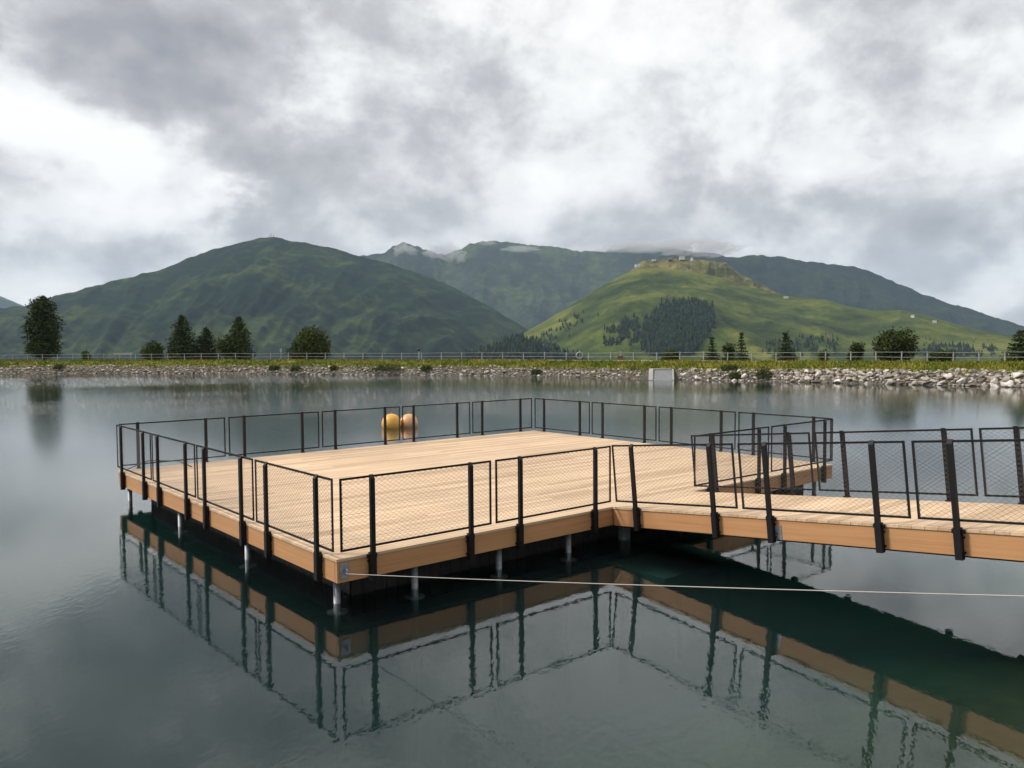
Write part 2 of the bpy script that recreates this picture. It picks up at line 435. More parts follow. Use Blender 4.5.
h = k.math('ADD', k.math('MULTIPLY', wa, 0.010), k.math('ADD', k.math('MULTIPLY', wb, 0.018), k.math('MULTIPLY', wc, 0.006)))
h = k.math('MULTIPLY_ADD', h, amp, k.math('MULTIPLY', k.math('MULTIPLY', wc, far_w), 0.007))
bp = k.n('ShaderNodeBump', ins={'Strength': 1.0, 'Distance': 1.0, 'Height': h})
fr = k.n('ShaderNodeFresnel', ins={'IOR': 1.45}); k.link(bp.outputs[0], fr.inputs['Normal'])
gl = k.n('ShaderNodeBsdfAnisotropic', ins={'Roughness': 0.0, 'Color': (1, 1, 1, 1)}); k.link(bp.outputs[0], gl.inputs['Normal'])
tr = k.n('ShaderNodeBsdfTransparent', ins={'Color': (1, 1, 1, 1)})
mx = k.n('ShaderNodeMixShader'); k.link(fr.outputs[0], mx.inputs[0]); k.link(tr.outputs[0], mx.inputs[1]); k.link(gl.outputs[0], mx.inputs[2])
k.link(mx.outputs[0], out.inputs['Surface'])
va = k.n('ShaderNodeVolumeAbsorption', ins={'Color': (0.03, 0.68, 0.62, 1), 'Density': 0.85})
vs = k.n('ShaderNodeVolumeScatter', ins={'Color': (0.70, 1.0, 1.0, 1), 'Density': 0.13, 'Anisotropy': 0.0})
vsum = k.n('ShaderNodeAddShader'); k.link(va.outputs[0], vsum.inputs[0]); k.link(vs.outputs[0], vsum.inputs[1])
k.link(vsum.outputs[0], out.inputs['Volume'])
top = [(CEN.x + shu[i, 0] * (shr[i] + 0.4), CEN.y + shu[i, 1] * (shr[i] + 0.4)) for i in range(NS)]
mb = MB()
mb.v = [(x, y, 0.0) for x, y in top] + [(x, y, -9.0) for x, y in top]
order = 1 if sum(top[i][0]*top[(i+1) % NS][1] - top[(i+1) % NS][0]*top[i][1] for i in range(NS)) > 0 else -1
tf = tuple(range(NS)) if order > 0 else tuple(range(NS))[::-1]
mb.f = [tf, tuple(i + NS for i in tf[::-1])]
for a in range(NS):
    i, j = tf[a], tf[(a + 1) % NS]
    mb.f.append((j, i, i + NS, j + NS))
tag(mb.build('water', mW), kind='structure')

# ------------------------------------------------------------------ the platform
DZ = 0.629; U, V_ = 11.70, 9.60; HF = 0.30; RX0, RX1 = 4.87, 6.90; HR = 0.985
plat = tag(empty('wooden_platform', (0, 0, DZ)), 'large square larch wood platform standing on steel piles in the lake', 'platform')
def decking(x0, x1, y0, y1, w=0.1405, gap=0.0065, th=0.034, seg=(2.4, 4.8), over=0.0):
    mb = MB(); y = y1; row = 0; r = random.Random(3)
    while y > y0 + 0.02:
        ya = max(y - w, y0)
        x = x0
        while x < x1 - 0.01:
            L = r.uniform(*seg) if x > x0 else r.uniform(seg[0] * 0.5, seg[1])
            xb = min(x + L, x1)
            if x1 - xb < 0.5: xb = x1
            dz = r.uniform(-0.0012, 0.0012)
            mb.box((x, ya, -th), (xb - (0.003 if xb < x1 else 0), y, dz))
            x = xb
        y = ya - gap
    return mb
decking(-0.012, U + 0.012, -0.012, V_ + 0.012).build('decking', M['deck'], plat)
FT = 0.055
def fascia(a, b, mat, name='fascia_board'):
    return MB().box(a, b).build(name, mat, plat, bevel=0.006)
fascia((0, 0.06, -HF), (FT, V_, -0.036), M['fascia_y'])
fascia((U - FT, 0.06, -HF), (U, V_, -0.036), M['fascia_y'])
fascia((0, 0, -HF), (RX0 + 0.06, 0.056, -0.036), M['fascia_x'])
fascia((RX1 - 0.06, 0, -HF), (U, 0.056, -0.036), M['fascia_x'])
fascia((RX0 + 0.064, 0.003, -HF), (RX1 - 0.064, 0.056, -0.036), M['fascia_x'])
fascia((FT + 0.004, V_ - 0.056, -HF), (U - FT - 0.004, V_ - 0.001, -0.036), M['fascia_x'])
for y in np.linspace(0.9, V_ - 0.9, 7):
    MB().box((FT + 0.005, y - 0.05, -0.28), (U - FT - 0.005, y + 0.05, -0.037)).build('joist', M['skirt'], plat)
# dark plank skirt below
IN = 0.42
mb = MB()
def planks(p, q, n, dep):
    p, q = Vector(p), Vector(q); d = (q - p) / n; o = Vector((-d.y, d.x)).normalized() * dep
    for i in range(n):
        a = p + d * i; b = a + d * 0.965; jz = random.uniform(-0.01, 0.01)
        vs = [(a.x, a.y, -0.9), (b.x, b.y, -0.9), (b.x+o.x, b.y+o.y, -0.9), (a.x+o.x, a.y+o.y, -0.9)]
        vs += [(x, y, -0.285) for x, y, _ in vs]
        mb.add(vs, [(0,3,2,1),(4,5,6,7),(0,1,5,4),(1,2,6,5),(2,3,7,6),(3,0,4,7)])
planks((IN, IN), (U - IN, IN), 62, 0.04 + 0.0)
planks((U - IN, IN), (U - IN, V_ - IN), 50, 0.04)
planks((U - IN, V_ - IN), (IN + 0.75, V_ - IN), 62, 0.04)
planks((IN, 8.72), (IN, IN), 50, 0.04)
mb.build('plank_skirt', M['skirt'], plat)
# steel piles with submerged flange plates
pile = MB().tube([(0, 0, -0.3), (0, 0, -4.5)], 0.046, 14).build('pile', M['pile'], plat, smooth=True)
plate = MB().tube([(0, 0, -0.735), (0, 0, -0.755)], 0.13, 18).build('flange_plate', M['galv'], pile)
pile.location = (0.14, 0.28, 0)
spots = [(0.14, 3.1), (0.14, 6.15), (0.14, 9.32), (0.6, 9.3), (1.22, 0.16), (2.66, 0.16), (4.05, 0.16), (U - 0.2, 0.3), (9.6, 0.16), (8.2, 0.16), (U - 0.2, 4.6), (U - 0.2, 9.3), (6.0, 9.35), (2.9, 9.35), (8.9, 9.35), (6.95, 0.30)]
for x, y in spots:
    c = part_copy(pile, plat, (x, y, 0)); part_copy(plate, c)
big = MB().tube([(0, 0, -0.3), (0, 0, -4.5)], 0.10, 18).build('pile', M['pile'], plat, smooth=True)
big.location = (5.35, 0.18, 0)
tag(big, 'thicker galvanised pile beside the ramp joint')
MB().box((4.9, -1.05, -1.10), (6.9, 0.5, -0.95)).build('footing', M['footing'], plat)
# galvanised rope bracket on the front corner
br = MB()
br.box((0.035, -0.012, -0.25), (0.16, 0.0, -0.06)); br.box((0.085, -0.07, -0.17), (0.10, -0.012, -0.14))
rb = br.build('rope_bracket', M['galv'], plat)
sh_ = MB().tube([(0.0925 + 0.0, -0.055 - 0.035*math.sin(t), -0.155 - 0.035*math.cos(t)) for t in np.linspace(0, 2*PI, 13)], 0.007, 6).build('shackle', M['galv'], rb)

# ------------------------------------------------------------------ gangway ramp
SL = 0.0997; RL = 9.45
ramp_m = Matrix.Translation((0, 0, DZ)) @ Matrix.Rotation(-SL, 4, 'X')
gang = tag(empty('gangway_ramp', mat=ramp_m), 'sloping larch wood gangway climbing from the platform to the near shore', 'gangway')
decking(RX0 - 0.012, RX1 + 0.012, -RL, -0.020, seg=(3, 4)).build('decking', M['deck'], gang)
for x in (RX0, RX1 - FT):
    MB().box((x, -RL, -HF), (x + FT, -0.012, -0.036)).build('side_beam', M['fascia_y'], gang, bevel=0.006)
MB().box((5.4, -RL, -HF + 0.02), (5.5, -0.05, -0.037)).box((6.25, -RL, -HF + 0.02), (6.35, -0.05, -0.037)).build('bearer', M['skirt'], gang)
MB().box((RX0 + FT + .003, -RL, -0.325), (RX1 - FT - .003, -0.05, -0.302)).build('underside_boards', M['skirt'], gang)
hp = MB()
hp.add([(RX0 - 0.006, -3.02, -0.30), (RX0 - 0.006, -3.02, -0.10), (RX0 - 0.006, -2.88, -0.16), (RX0 - 0.006, -2.88, -0.29),
        (RX0 - 0.001, -3.02, -0.30), (RX0 - 0.001, -3.02, -0.10), (RX0 - 0.001, -2.88, -0.16), (RX0 - 0.001, -2.88, -0.29)],
       [(0,1,2,3), (7,6,5,4), (0,4,5,1), (1,5,6,2), (2,6,7,3), (3,7,4,0)])
hpo = hp.build('joint_plate', M['galv'], gang)
MB().tube([(RX0 - 0.014, -2.95, -0.22), (RX0 - 0.005, -2.95, -0.22)], 0.014, 10).build('bolt_cap', M['red'], hpo)
ab = MB().box((RX0 - 0.2, -10.6, 0.0), (RX1 + 0.2, -9.42, 1.545)).build('ramp_abutment', M['concrete'], bevel=0.02)
tag(ab, 'pale concrete block carrying the shore end of the ramp', 'abutment')

# ------------------------------------------------------------------ railings
def frame_mb(w, z0, z1):
    mb = MB(); t = 0.026; y0, y1 = -0.030, -0.014
    mb.box((0, y0, z1 - t), (w, y1, z1)); mb.box((0, y0, z0), (w, y1, z0 + t))
    mb.box((0, y0, z0 + t), (t, y1, z1 - t)); mb.box((w - t, y0, z0 + t), (w, y1, z1 - t))
    return mb
def mesh_mb(w, z0, z1):
    mb = MB(); t = 0.024; x0, x1 = t, w - t; a0, a1 = z0 + t, z1 - t
    tan = math.tan(math.radians(33)); step = 0.045 / math.cos(math.radians(33)); rad = 0.0014
    H = a1 - a0; Wd = x1 - x0
    for sgn, yy in ((1, -0.0215), (-1, -0.0235)):
        c = -tan * Wd if sgn > 0 else 0.0
        c += step * 0.5
        hi = H if sgn > 0 else H + tan * Wd
        while c < hi:
            # z = c + sgn*tan*x, clip to 0..H
            xs = sorted([max(0, min(Wd, (0 - c) / (sgn * tan))), max(0, min(Wd, (H - c) / (sgn * tan)))])
            if xs[1] - xs[0] > 0.01:
                p = Vector((x0 + xs[0], yy, a0 + c + sgn * tan * xs[0])); q = Vector((x0 + xs[1], yy, a0 + c + sgn * tan * xs[1]))
                mb.tube([p, q], rad, 3, cap=False)
            c += step
    # lacing loops that tie the net to the upright and level bars
    for i in range(int(H / 0.055)):
        z = a0 + 0.02 + i * 0.055
        for xx in (x0, x1 - 0.004):
            mb.box((xx - 0.005, -0.033, z), (xx + 0.009, -0.011, z + 0.012))
    for i in range(int(Wd / 0.09)):
        x = x0 + 0.03 + i * 0.09
        for zz in (a0 - 0.005, a1 - 0.006):
            mb.box((x, -0.033, zz), (x + 0.012, -0.011, zz + 0.010))
    return mb
def post_mb():
    mb = MB(); w = 0.03; y0, y1 = -0.078, -0.034
    z1 = HR + 0.012
    vs = [(-w, y0, -0.02), (w, y0, -0.02), (w, y1, -0.02), (-w, y1, -0.02), (-w, y0, z1 - 0.05), (w, y0, z1 - 0.05), (w, y1, z1), (-w, y1, z1)]
    mb.add(vs, [(0,3,2,1),(4,5,6,7),(0,1,5,4),(1,2,6,5),(2,3,7,6),(3,0,4,7)])
    return mb
def foot_mb():
    mb = MB()
    mb.box((-0.038, -0.082, -0.335), (0.038, -0.0025, 0.02))
    mb.box((-0.066, -0.05, -0.045), (-0.038, -0.012, 0.0)); mb.box((0.038, -0.05, -0.045), (0.066, -0.012, 0.0))
    for z in (-0.09, -0.26):
        for x in (-0.048, 0.048): mb.tube([(x, -0.02, z), (x, -0.002, z)], 0.012, 6)
    return mb
PZ0, PZ1 = 0.085, HR
cache = {}
def railing(name_label, start, direction, up, n, pitch, o1=0.47, o2=0.42):
    x = Vector(direction).normalized(); z = Vector(up).normalized(); y = z.cross(x)
    m = Matrix(((x.x, y.x, z.x, start[0]), (x.y, y.y, z.y, start[1]), (x.z, y.z, z.z, start[2]), (0, 0, 0, 1)))
    root = tag(empty('deck_railing', mat=m), name_label, 'railing', 'black steel railings around the platform and ramp')
    w = round(pitch - 0.08, 3)
    for i in range(n):
        for off in (o1, pitch - o2):
            if 'post' not in cache:
                p = post_mb().build('post', M['iron'], root); f = foot_mb().build('foot_bracket', M['iron'], p)
                cache['post'] = (p, f)
            else:
                p = part_copy(cache['post'][0], root); part_copy(cache['post'][1], p)
            p.location = (i * pitch + off, 0, 0)
        if ('frame', w) not in cache:
            fr_ = frame_mb(w, PZ0, PZ1).build('panel_frame', M['iron'], root); wm = mesh_mb(w, PZ0, PZ1).build('wire_mesh', M['wire'], fr_)
            cache[('frame', w)] = (fr_, wm)
        else:
            fr_ = part_copy(cache[('frame', w)][0], root); part_copy(cache[('frame', w)][1], fr_)
        fr_.location = (i * pitch + 0.04, 0, 0)
    return root
UPV = (0, 0, 1)
railing('black mesh railing on the left side of the platform, nearest the open water', (0, V_, DZ), (0, -1, 0), UPV, 4, V_ / 4)
railing('long black mesh railing along the far back side, in front of the two buoys', (U, V_, DZ), (-1, 0, 0), UPV, 5, U / 5)
railing('black mesh railing along the far right side of the platform', (U, 0, DZ), (0, 1, 0), UPV, 4, V_ / 4)
railing('black mesh railing on the front edge between the rope corner and the ramp', (0, 0, DZ), (1, 0, 0), UPV, 2, (RX0 - 0.02) / 2)
railing('black mesh railing on the front edge behind the ramp, right of its junction', (RX1, 0, DZ), (1, 0, 0), UPV, 2, (U - RX1) / 2)
rd = Vector((0, -math.cos(SL), math.sin(SL))); ru = Vector((0, math.sin(SL), math.cos(SL)))
railing('leaning black mesh railing along the near side of the ramp', Vector((RX0, 0, DZ)) + rd * 0.07, rd, ru, 4, 2.35)
railing('leaning black mesh railing along the far side of the ramp', Vector((RX1, 0, DZ)) + rd * (0.02 + 4 * 2.35), -rd, ru, 4, 2.35, 0.42, 0.47)

# ------------------------------------------------------------------ ropes, cable, buoys
def sag(p, q, dip, n=24):
    p, q = Vector(p), Vector(q)
    return [p.lerp(q, t) + Vector((0, 0, -dip * 4 * t * (1 - t))) for t in np.linspace(0, 1, n)]
pA = Vector((0.0925, -0.088, DZ - 0.175))
pB = pA + (at_dist(1160, 596, 6.05) - pA) * 1.3
o = MB().tube(sag(pA, pB, 0.03), 0.0042, 8).build('mooring_rope', M['rope'], smooth=True)
tag(o, 'thin pale rope tied to the front platform corner, stretched low over the water', 'rope')
gz = ground_z(pB.x, pB.y)
mp = MB().tube([(pB.x, pB.y, gz - 0.3), (pB.x, pB.y, pB.z + 0.08), (pB.x, pB.y, pB.z + 0.10)], [0.07, 0.065, 0.045], 12).build('mooring_post', M['skirt'], bevel=0.005)
tag(mp, 'short dark mooring post on the near bank holding the pale rope', 'post')
cz = DZ + 0.02
o = MB().tube([(0.10, V_ - 0.15, cz), (0.30, V_ - 0.28, cz + 0.10), (0.55, V_ - 0.25, cz + 0.17), (0.85, V_ - 0.3, cz + 0.14), (1.15, V_ - 0.25, cz + 0.10), (1.3, V_ - 0.3, cz + 0.02), (1.32, V_ - 0.6, cz - 0.005)], 0.011, 6).build('loose_cable', M['cable'], smooth=True)
tag(o, 'loose dark cable curling over the deck at the far left corner', 'cable')
def buoy(px, wl, dia_px, mat, label):
    c = at_z(px, wl, 0.0); dist = math.hypot(c.x - CAM.x, c.y - CAM.y)
    R = dia_px / 2 / F_PX * dist
    e = tag(empty('buoy', (c.x, c.y, 0)), label, 'buoy', 'round buoys beyond the platform')
    mb = MB(); n, m = 28, 18; zc = R * 0.42
    for i in range(m + 1):
        t = PI * i / m
        for j in range(n):
            a = 2 * PI * j / n
            rr = R * (1 + 0.012 * math.exp(-((t - PI/2) / 0.06) ** 2))
            mb.v.append((rr * math.sin(t) * math.cos(a), rr * math.sin(t) * math.sin(a), zc + R * math.cos(t)))
    for i in range(m):
        for j in range(n): mb.f.append((i*n+j, (i+1)*n+j, (i+1)*n+(j+1) % n, i*n+(j+1) % n))
    mb.build('float_body', mat, e, smooth=True)
    MB().tube([(0.03 * math.cos(t), 0, zc + R + 0.008 + 0.03 * math.sin(t)) for t in np.linspace(0, 2*PI, 13)], 0.009, 6).build('lifting_eye', mat, e)
buoy(391.5, 427.6, 19.5, M['buoy_y'], 'bright yellow orange round buoy, the larger of the two on the water')
buoy(409.0, 426.6, 18.0, M['buoy_o'], 'faded peach orange round buoy, the smaller one on the right')

# ------------------------------------------------------------------ riprap rocks on the far bank
def rock_col(k):
    a = k.ramp(k.noise(objco(k), 2.2, 6, 0.65), [(0.3, (0.29, 0.265, 0.24)), (0.55, (0.45, 0.42, 0.39)), (0.75, (0.56, 0.54, 0.51))])
    r = k.n('ShaderNodeObjectInfo').outputs['Random']; i = island(k)
    rr = k.math('FRACT', k.math('ADD', r, k.math('MULTIPLY', i, 7.31)))
    t = k.ramp(rr, [(0, (0.38, 0.33, 0.28)), (0.3, (0.75, 0.69, 0.62)), (0.6, (1.0, 0.95, 0.90)), (0.85, (1.30, 1.26, 1.22)), (1, (1.75, 1.72, 1.68))])
    return k.mix(1.0, a, t, 'MULTIPLY')
M['rock'] = pbr('riprap_stone', (0.36, 0.33, 0.3), 0.9, spec=0.2, build=rock_col, bump=lambda k: (k.noise(objco(k), 6, 5, 0.6), 0.5, 0.05))
def rock_mesh(seed, subdiv=1):
    bm = bmesh.new(); bmesh.ops.create_icosphere(bm, subdivisions=subdiv + 1, radius=1.0)
    r = random.Random(seed)
    planes = [(Vector((r.gauss(0, 1), r.gauss(0, 1), r.gauss(0, 1))).normalized(), r.uniform(0.36, 0.80)) for _ in range(13)]
    for v in bm.verts:
        for nrm, dd in planes:
            s = v.co.dot(nrm)
            if s > dd: v.co -= nrm * (s - dd)
        v.co += Vector((r.uniform(-1, 1), r.uniform(-1, 1), r.uniform(-1, 1))) * (0.03 if subdiv < 2 else 0.012)
        v.co = Vector((v.co.x * 1.75, v.co.y * 1.2, v.co.z * 0.95))
    return bm
rock_meshes = []
for i in range(9):
    bm = rock_mesh(100 + i, 2); me = bpy.data.meshes.new('boulder'); bm.to_mesh(me); bm.free(); me.materials.append(M['rock']); rock_meshes.append(me)
lowbm = []
for i in range(8):
    bm = rock_mesh(200 + i, 0); lowbm.append((np.array([v.co for v in bm.verts]), np.array([[v.index for v in f.verts] for f in bm.faces]))); bm.free()
cand = []
r = random.Random(11)
SPILL = (648, 676)
for row in range(9):
    px = -90.0
    while px < 1110:
        a_, _ = azel(px, 370)
        dd = shore_dist(a_)
        right = min(1, max(0, (px - 640) / 200))
        size = r.uniform(0.10, 0.18) * (1 + 0.12 * right) * r.choice((0.65, 0.85, 1, 1, 1.2, 1.6)) * (0.78 + 0.22 * right)
        off = -0.15 + row * 0.22 + r.uniform(-0.15, 0.15) + 0.2 * right
        keep = 1.0 if right > 0.2 else (0.85 if row < 6 else 0.4)
        if not (SPILL[0] - 5 < px < SPILL[1] + 4) and r.random() < keep:
            cand.append((px, off, size, dd))
        px += size * 2.5 * F_PX / dd * r.uniform(0.85, 1.25)
bigrocks = [c for c in cand if 0 <= c[0] <= 1024]
bigrocks.sort(key=lambda c: -c[2] / c[3])
chosen = set(id(c) for c in bigrocks[:290])
SV, SF, nb = [], [], 0
for c in cand:
    px, off, size, dd = c
    a_, _ = azel(px, 370)
    p = bank_point(a_, off) if off > 0.02 else Vector((CAM.x + math.sin(a_) * (dd + off), CAM.y + math.cos(a_) * (dd + off), off * 0.55))
    rot = (r.uniform(-0.5, 0.5), r.uniform(-0.5, 0.5), r.uniform(0, 2 * PI))
    p.z += size * 0.25
    if id(c) in chosen:
        o = bpy.data.objects.new('boulder', r.choice(rock_meshes)); COL.objects.link(o)
        o.location = p; o.rotation_euler = rot; o.scale = (size,) * 3
        tag(o, 'pale angular boulder in the stone bank along the far shore', 'boulder', 'riprap boulders along the far shore')
    else:
        vv, ff = r.choice(lowbm)
        R3 = np.array(Matrix.Rotation(rot[2], 3, 'Z') @ Matrix.Rotation(rot[0], 3, 'X'))
        SV.append((vv * size) @ R3.T + np.array(p)); SF.append(ff + nb); nb += len(vv)
o = np_mesh('rubble', np.vstack(SV), np.vstack(SF), M['rock'], smooth=False)
tag(o, 'small pale stones filling the bank along the far shoreline', 'rubble', kind='stuff')

# grass tufts on the bank
BV, BF = [], []
def blade(p, hgt, w, lean, rr):
    a = rr.uniform(0, PI); dx, dy = math.cos(a) * w, math.sin(a) * w
    n = len(BV)
    BV.extend([(p.x - dx, p.y - dy, p.z - 0.03), (p.x + dx, p.y + dy, p.z - 0.03), (p.x + lean * math.cos(a + 1), p.y + lean * math.sin(a + 1), p.z + hgt)])
    BF.append((n, n + 1, n + 2))
rr = random.Random(5)
azs = [azel(x, 365)[0] for x in range(-120, 1150, 5)]
sd = [shore_dist(a) for a in azs]
for i in range(15000):
    f = rr.random() * (len(azs) - 1); j = int(f); t = f - j
    a = azs[j] * (1 - t) + azs[j+1] * t; base = sd[j] * (1 - t) + sd[j+1] * t
    off = 1.55 + (rr.random() ** 0.9) * 4.4 if rr.random() < 0.93 else rr.uniform(0.5, 1.7)
    dd = base + off
    p = Vector((CAM.x + math.sin(a) * dd, CAM.y + math.cos(a) * dd, 0)); p.z = ground_z(p.x, p.y)
    for q in range(2):
        blade(p + Vector((rr.uniform(-.2, .2), rr.uniform(-.2, .2), 0)), rr.uniform(0.10, 0.30), rr.uniform(0.03, 0.08), rr.uniform(-.12, .12), rr)
o = np_mesh('grass', BV, BF, M['blade'], smooth=False)
tag(o, 'rough yellow green grass growing on the far bank', 'grass', kind='stuff')

# ------------------------------------------------------------------ foliage
def leaf_mat(name, dark, mid, light):
    def col(k):
        a = k.ramp(island(k), [(0.0, dark), (0.55, mid), (1.0, light)])
        b = k.ramp(k.noise(objco(k), 0.9, 3), [(0.3, (0.65, 0.7, 0.7)), (0.7, (1.25, 1.2, 1.1))])
        return k.mix(1.0, a, b, 'MULTIPLY')
    return pbr(name, mid, 0.85, spec=0.15, build=col)
M['pine'] = leaf_mat('stone_pine_needles', (0.022, 0.034, 0.012), (0.046, 0.064, 0.018), (0.095, 0.120, 0.032))
M['spruce'] = leaf_mat('spruce_needles', (0.018, 0.030, 0.012), (0.038, 0.058, 0.019), (0.080, 0.108, 0.032))
M['broad'] = leaf_mat('bush_leaves', (0.026, 0.040, 0.010), (0.058, 0.080, 0.018), (0.115, 0.140, 0.034))
M['reed'] = leaf_mat('reed_leaves', (0.035, 0.05, 0.012), (0.065, 0.085, 0.02), (0.11, 0.125, 0.03))
M['bark'] = pbr('bark', (0.06, 0.045, 0.035), 0.95)
def clump(V, F, c, s, rr, n=5, flat=0.6):
    """a spray of small needle/leaf faces around a point"""
    for _ in range(n):
        d = Vector((rr.gauss(0, 1), rr.gauss(0, 1), rr.gauss(0, flat))).normalized()
        p = c + d * s * rr.uniform(0.1, 0.8)
        t = d.cross(Vector((rr.gauss(0, 1), rr.gauss(0, 1), rr.gauss(0, 1)))).normalized()
        L = s * rr.uniform(0.5, 1.0); w = s * rr.uniform(0.18, 0.34)
        n0 = len(V)
        V.extend([tuple(p - t * w), tuple(p + t * w), tuple(p + d * L + t * w * 0.3)]); F.append((n0, n0 + 1, n0 + 2))
def crown_conifer(hgt, rad, rr, base=0.06, levels=None, power=0.9, droop=0.25, cs=0.30, top_round=0.0, shape=None):
    V, F = [], []
    levels = levels or max(9, int(hgt / 0.32))
    br = MB()
    for i in range(levels):
        t = i / (levels - 1)
        z = hgt * (base + (0.985 - base) * t)
        prof = (1 - t) ** power * (1 - top_round) + top_round * math.sqrt(max(0, 1 - (max(0, t - 0.35) / 0.65) ** 2)) 
        prof *= min(1, 0.72 + t * 2.2)
        if shape: prof = float(np.interp(t, [q[0] for q in shape], [q[1] for q in shape])) * rr.uniform(0.9, 1.08)
        R = max(0.08, rad * prof - cs * 0.45)
        nb = max(4, int(5 + 7 * R / max(rad, .1)))
        for j in range(nb):
            a = 2 * PI * (j + rr.random()) / nb
            L = R * rr.uniform(0.72, 1.10)
            steps = max(2, int(L / (cs * 0.8)))
            for q in range(steps):
                u = (q + 0.6) / steps
                if u < 0.2 and R > 1.4 and rr.random() > 0.6: continue
                c = Vector((math.cos(a) * L * u, math.sin(a) * L * u, z - droop * L * u * u + rr.uniform(-.06, .06) + 0.12 * L * u))
                clump(V, F, c, cs * rr.uniform(0.8, 1.2), rr, 8, 0.45)
            br.tube([(0, 0, z), (math.cos(a) * L * 0.85, math.sin(a) * L * 0.85, z - droop * L * 0.6 + 0.1 * L)], [0.035, 0.01], 4, cap=False)
    clump(V, F, Vector((0, 0, hgt * 0.985)), cs * 0.7, rr, 8, 2.0)
    return V, F, br
def crown_round(hgt, rad, rr, cs=0.32, lobes=9, low=0.02):
    V, F = [], []
    br = MB(); L = []
    for i in range(lobes):
        a = 2 * PI * i / lobes + rr.uniform(-.4, .4); zz = hgt * rr.uniform(0.22, 0.72); q = rad * rr.uniform(0.25, 0.62)
        L.append((Vector((math.cos(a) * q, math.sin(a) * q, zz)), min(hgt * 0.30, rad * rr.uniform(0.34, 0.48))))
    L.append((Vector((rr.uniform(-.15, .15) * rad, 0, hgt * 0.70)), hgt * 0.30)); L.append((Vector((0, 0, hgt * 0.35)), rad * 0.62))
    for c, s in L:
        br.tube([(0, 0, hgt * 0.08), tuple(c)], [0.08, 0.02], 5, cap=False)
        n = int(60 * (s / cs) ** 2 / 3)
        for _ in range(n):
            d = Vector((rr.gauss(0, 1), rr.gauss(0, 1), rr.gauss(0, 1))).normalized()
            p = c + d * s * (rr.random() ** 0.4)
            if p.z < hgt * low: p.z = hgt * low + rr.random() * 0.2
            p.z = min(p.z, hgt * 0.99)
            clump(V, F, p, cs * rr.uniform(0.7, 1.2), rr, 3, 0.8)
    return V, F, br
def tree(name, label, px, top_px, w_px, off, kind, seed, group, cat='tree', mat='pine', lean=0.0, **kw):
    a_, _ = azel(px, top_px); p = bank_point(a_, off)
    dist = math.hypot(p.x - CAM.x, p.y - CAM.y)
    ztop = at_dist(px, top_px, dist).z
    hgt = ztop - p.z + 0.15; rad = w_px / 2 / F_PX * dist
    rr = random.Random(seed)
    e = tag(empty(name, (p.x, p.y, p.z - 0.1)), label, cat, group)
    e.rotation_euler.z = rr.uniform(0, 6)
    V, F, br = (crown_conifer if kind == 'con' else crown_round)(hgt, rad, rr, **kw)
    np_mesh('crown', V, F, M[mat], smooth=False, parent=e)
    tr_r = 0.035 * hgt * 0.6 + 0.05
    br.tube([(0, 0, -0.3), (0.02, 0, hgt * 0.3), (0, 0.02, hgt * 0.62), (0, 0, hgt * 0.94)], [tr_r * 1.25, tr_r, tr_r * 0.6, 0.02], 8)
    br.build('trunk', M['bark'], e)
    return e
G1 = 'trees beyond the far bank'
tree('stone_pine', 'tall dense dark pine standing alone at the far left shore', 42, 297, 34, 15, 'con', 1, G1, shape=[(0, 0.75), (0.1, 0.95), (0.3, 1.0), (0.45, 0.98), (0.6, 0.86), (0.75, 0.76), (0.88, 0.66), (0.95, 0.5), (1, 0.15)], droop=-0.1, cs=0.36, base=0.10)
tree('stone_pine', 'low broad pine bush left of the tall conical pine', 152, 341, 27, 14, 'round', 2, G1, mat='broad')
tree('stone_pine', 'tallest conical dark pine in the left group of trees', 181.5, 316, 37, 15, 'con', 3, G1, power=0.62, top_round=0.22, droop=0.1, cs=0.36)
tree('stone_pine', 'shorter narrow pine between two taller pines on the left', 206, 329, 29, 17, 'con', 4, G1, power=0.6, top_round=0.3, droop=0.1, cs=0.34)
tree('stone_pine', 'conical olive green pine with a pointed top, right end of the left group', 239, 318, 31, 15, 'con', 5, G1, power=0.55, top_round=0.35, droop=0.08, cs=0.36, mat='broad')
tree('stone_pine', 'small rounded pine leaning against the left flank of the olive green pine', 225, 335, 18, 14, 'round', 6, G1, mat='broad')
tree('round_tree', 'broad rounded olive tree standing alone left of centre', 309, 326, 54, 14, 'round', 7, G1, mat='broad', lobes=12)
tree('shrub', 'tiny dark shrub behind the fence near the tall left pine', 85.5, 351, 10, 12, 'round', 8, G1, 'shrub', mat='broad', lobes=5, cs=0.2)
tree('shrub', 'low dark rounded shrub behind the fence above the concrete chute', 671, 349.5, 23, 13, 'round', 9, G1, 'shrub', mat='broad', lobes=7, cs=0.22)
tree('spruce', 'small pointed spruce, leftmost of the three right of the chute', 712, 338, 23, 13, 'con', 10, G1, power=0.95, droop=0.3, cs=0.2, mat='spruce')
tree('shrub', 'small rounded pine wedged between two pointed spruces', 729.5, 343, 16, 14, 'round', 11, G1, 'tree', mat='pine', lobes=7, cs=0.22)
tree('spruce', 'slender pointed spruce with a long leader, right of the small rounded pine', 741.5, 334, 23, 13, 'con', 12, G1, power=1.05, droop=0.3, cs=0.2, mat='spruce')
tree('spruce', 'wide open spruce standing alone in front of the green hill', 786, 334, 36, 13, 'con', 13, G1, power=0.85, droop=0.3, cs=0.24, mat='spruce')
tree('shrub', 'low pale green bush by the fence right of the open spruce', 824, 351, 14, 11, 'round', 14, G1, 'shrub', mat='reed', lobes=5, cs=0.2)
tree('round_tree', 'small domed dark tree left of the big round tree on the right', 856, 341, 18, 13, 'round', 15, G1, mat='pine', lobes=7, cs=0.24)
tree('round_tree', 'big dark round tree on the right shore', 893.5, 328.5, 42, 13, 'round', 16, G1, mat='pine', lobes=13, cs=0.28)
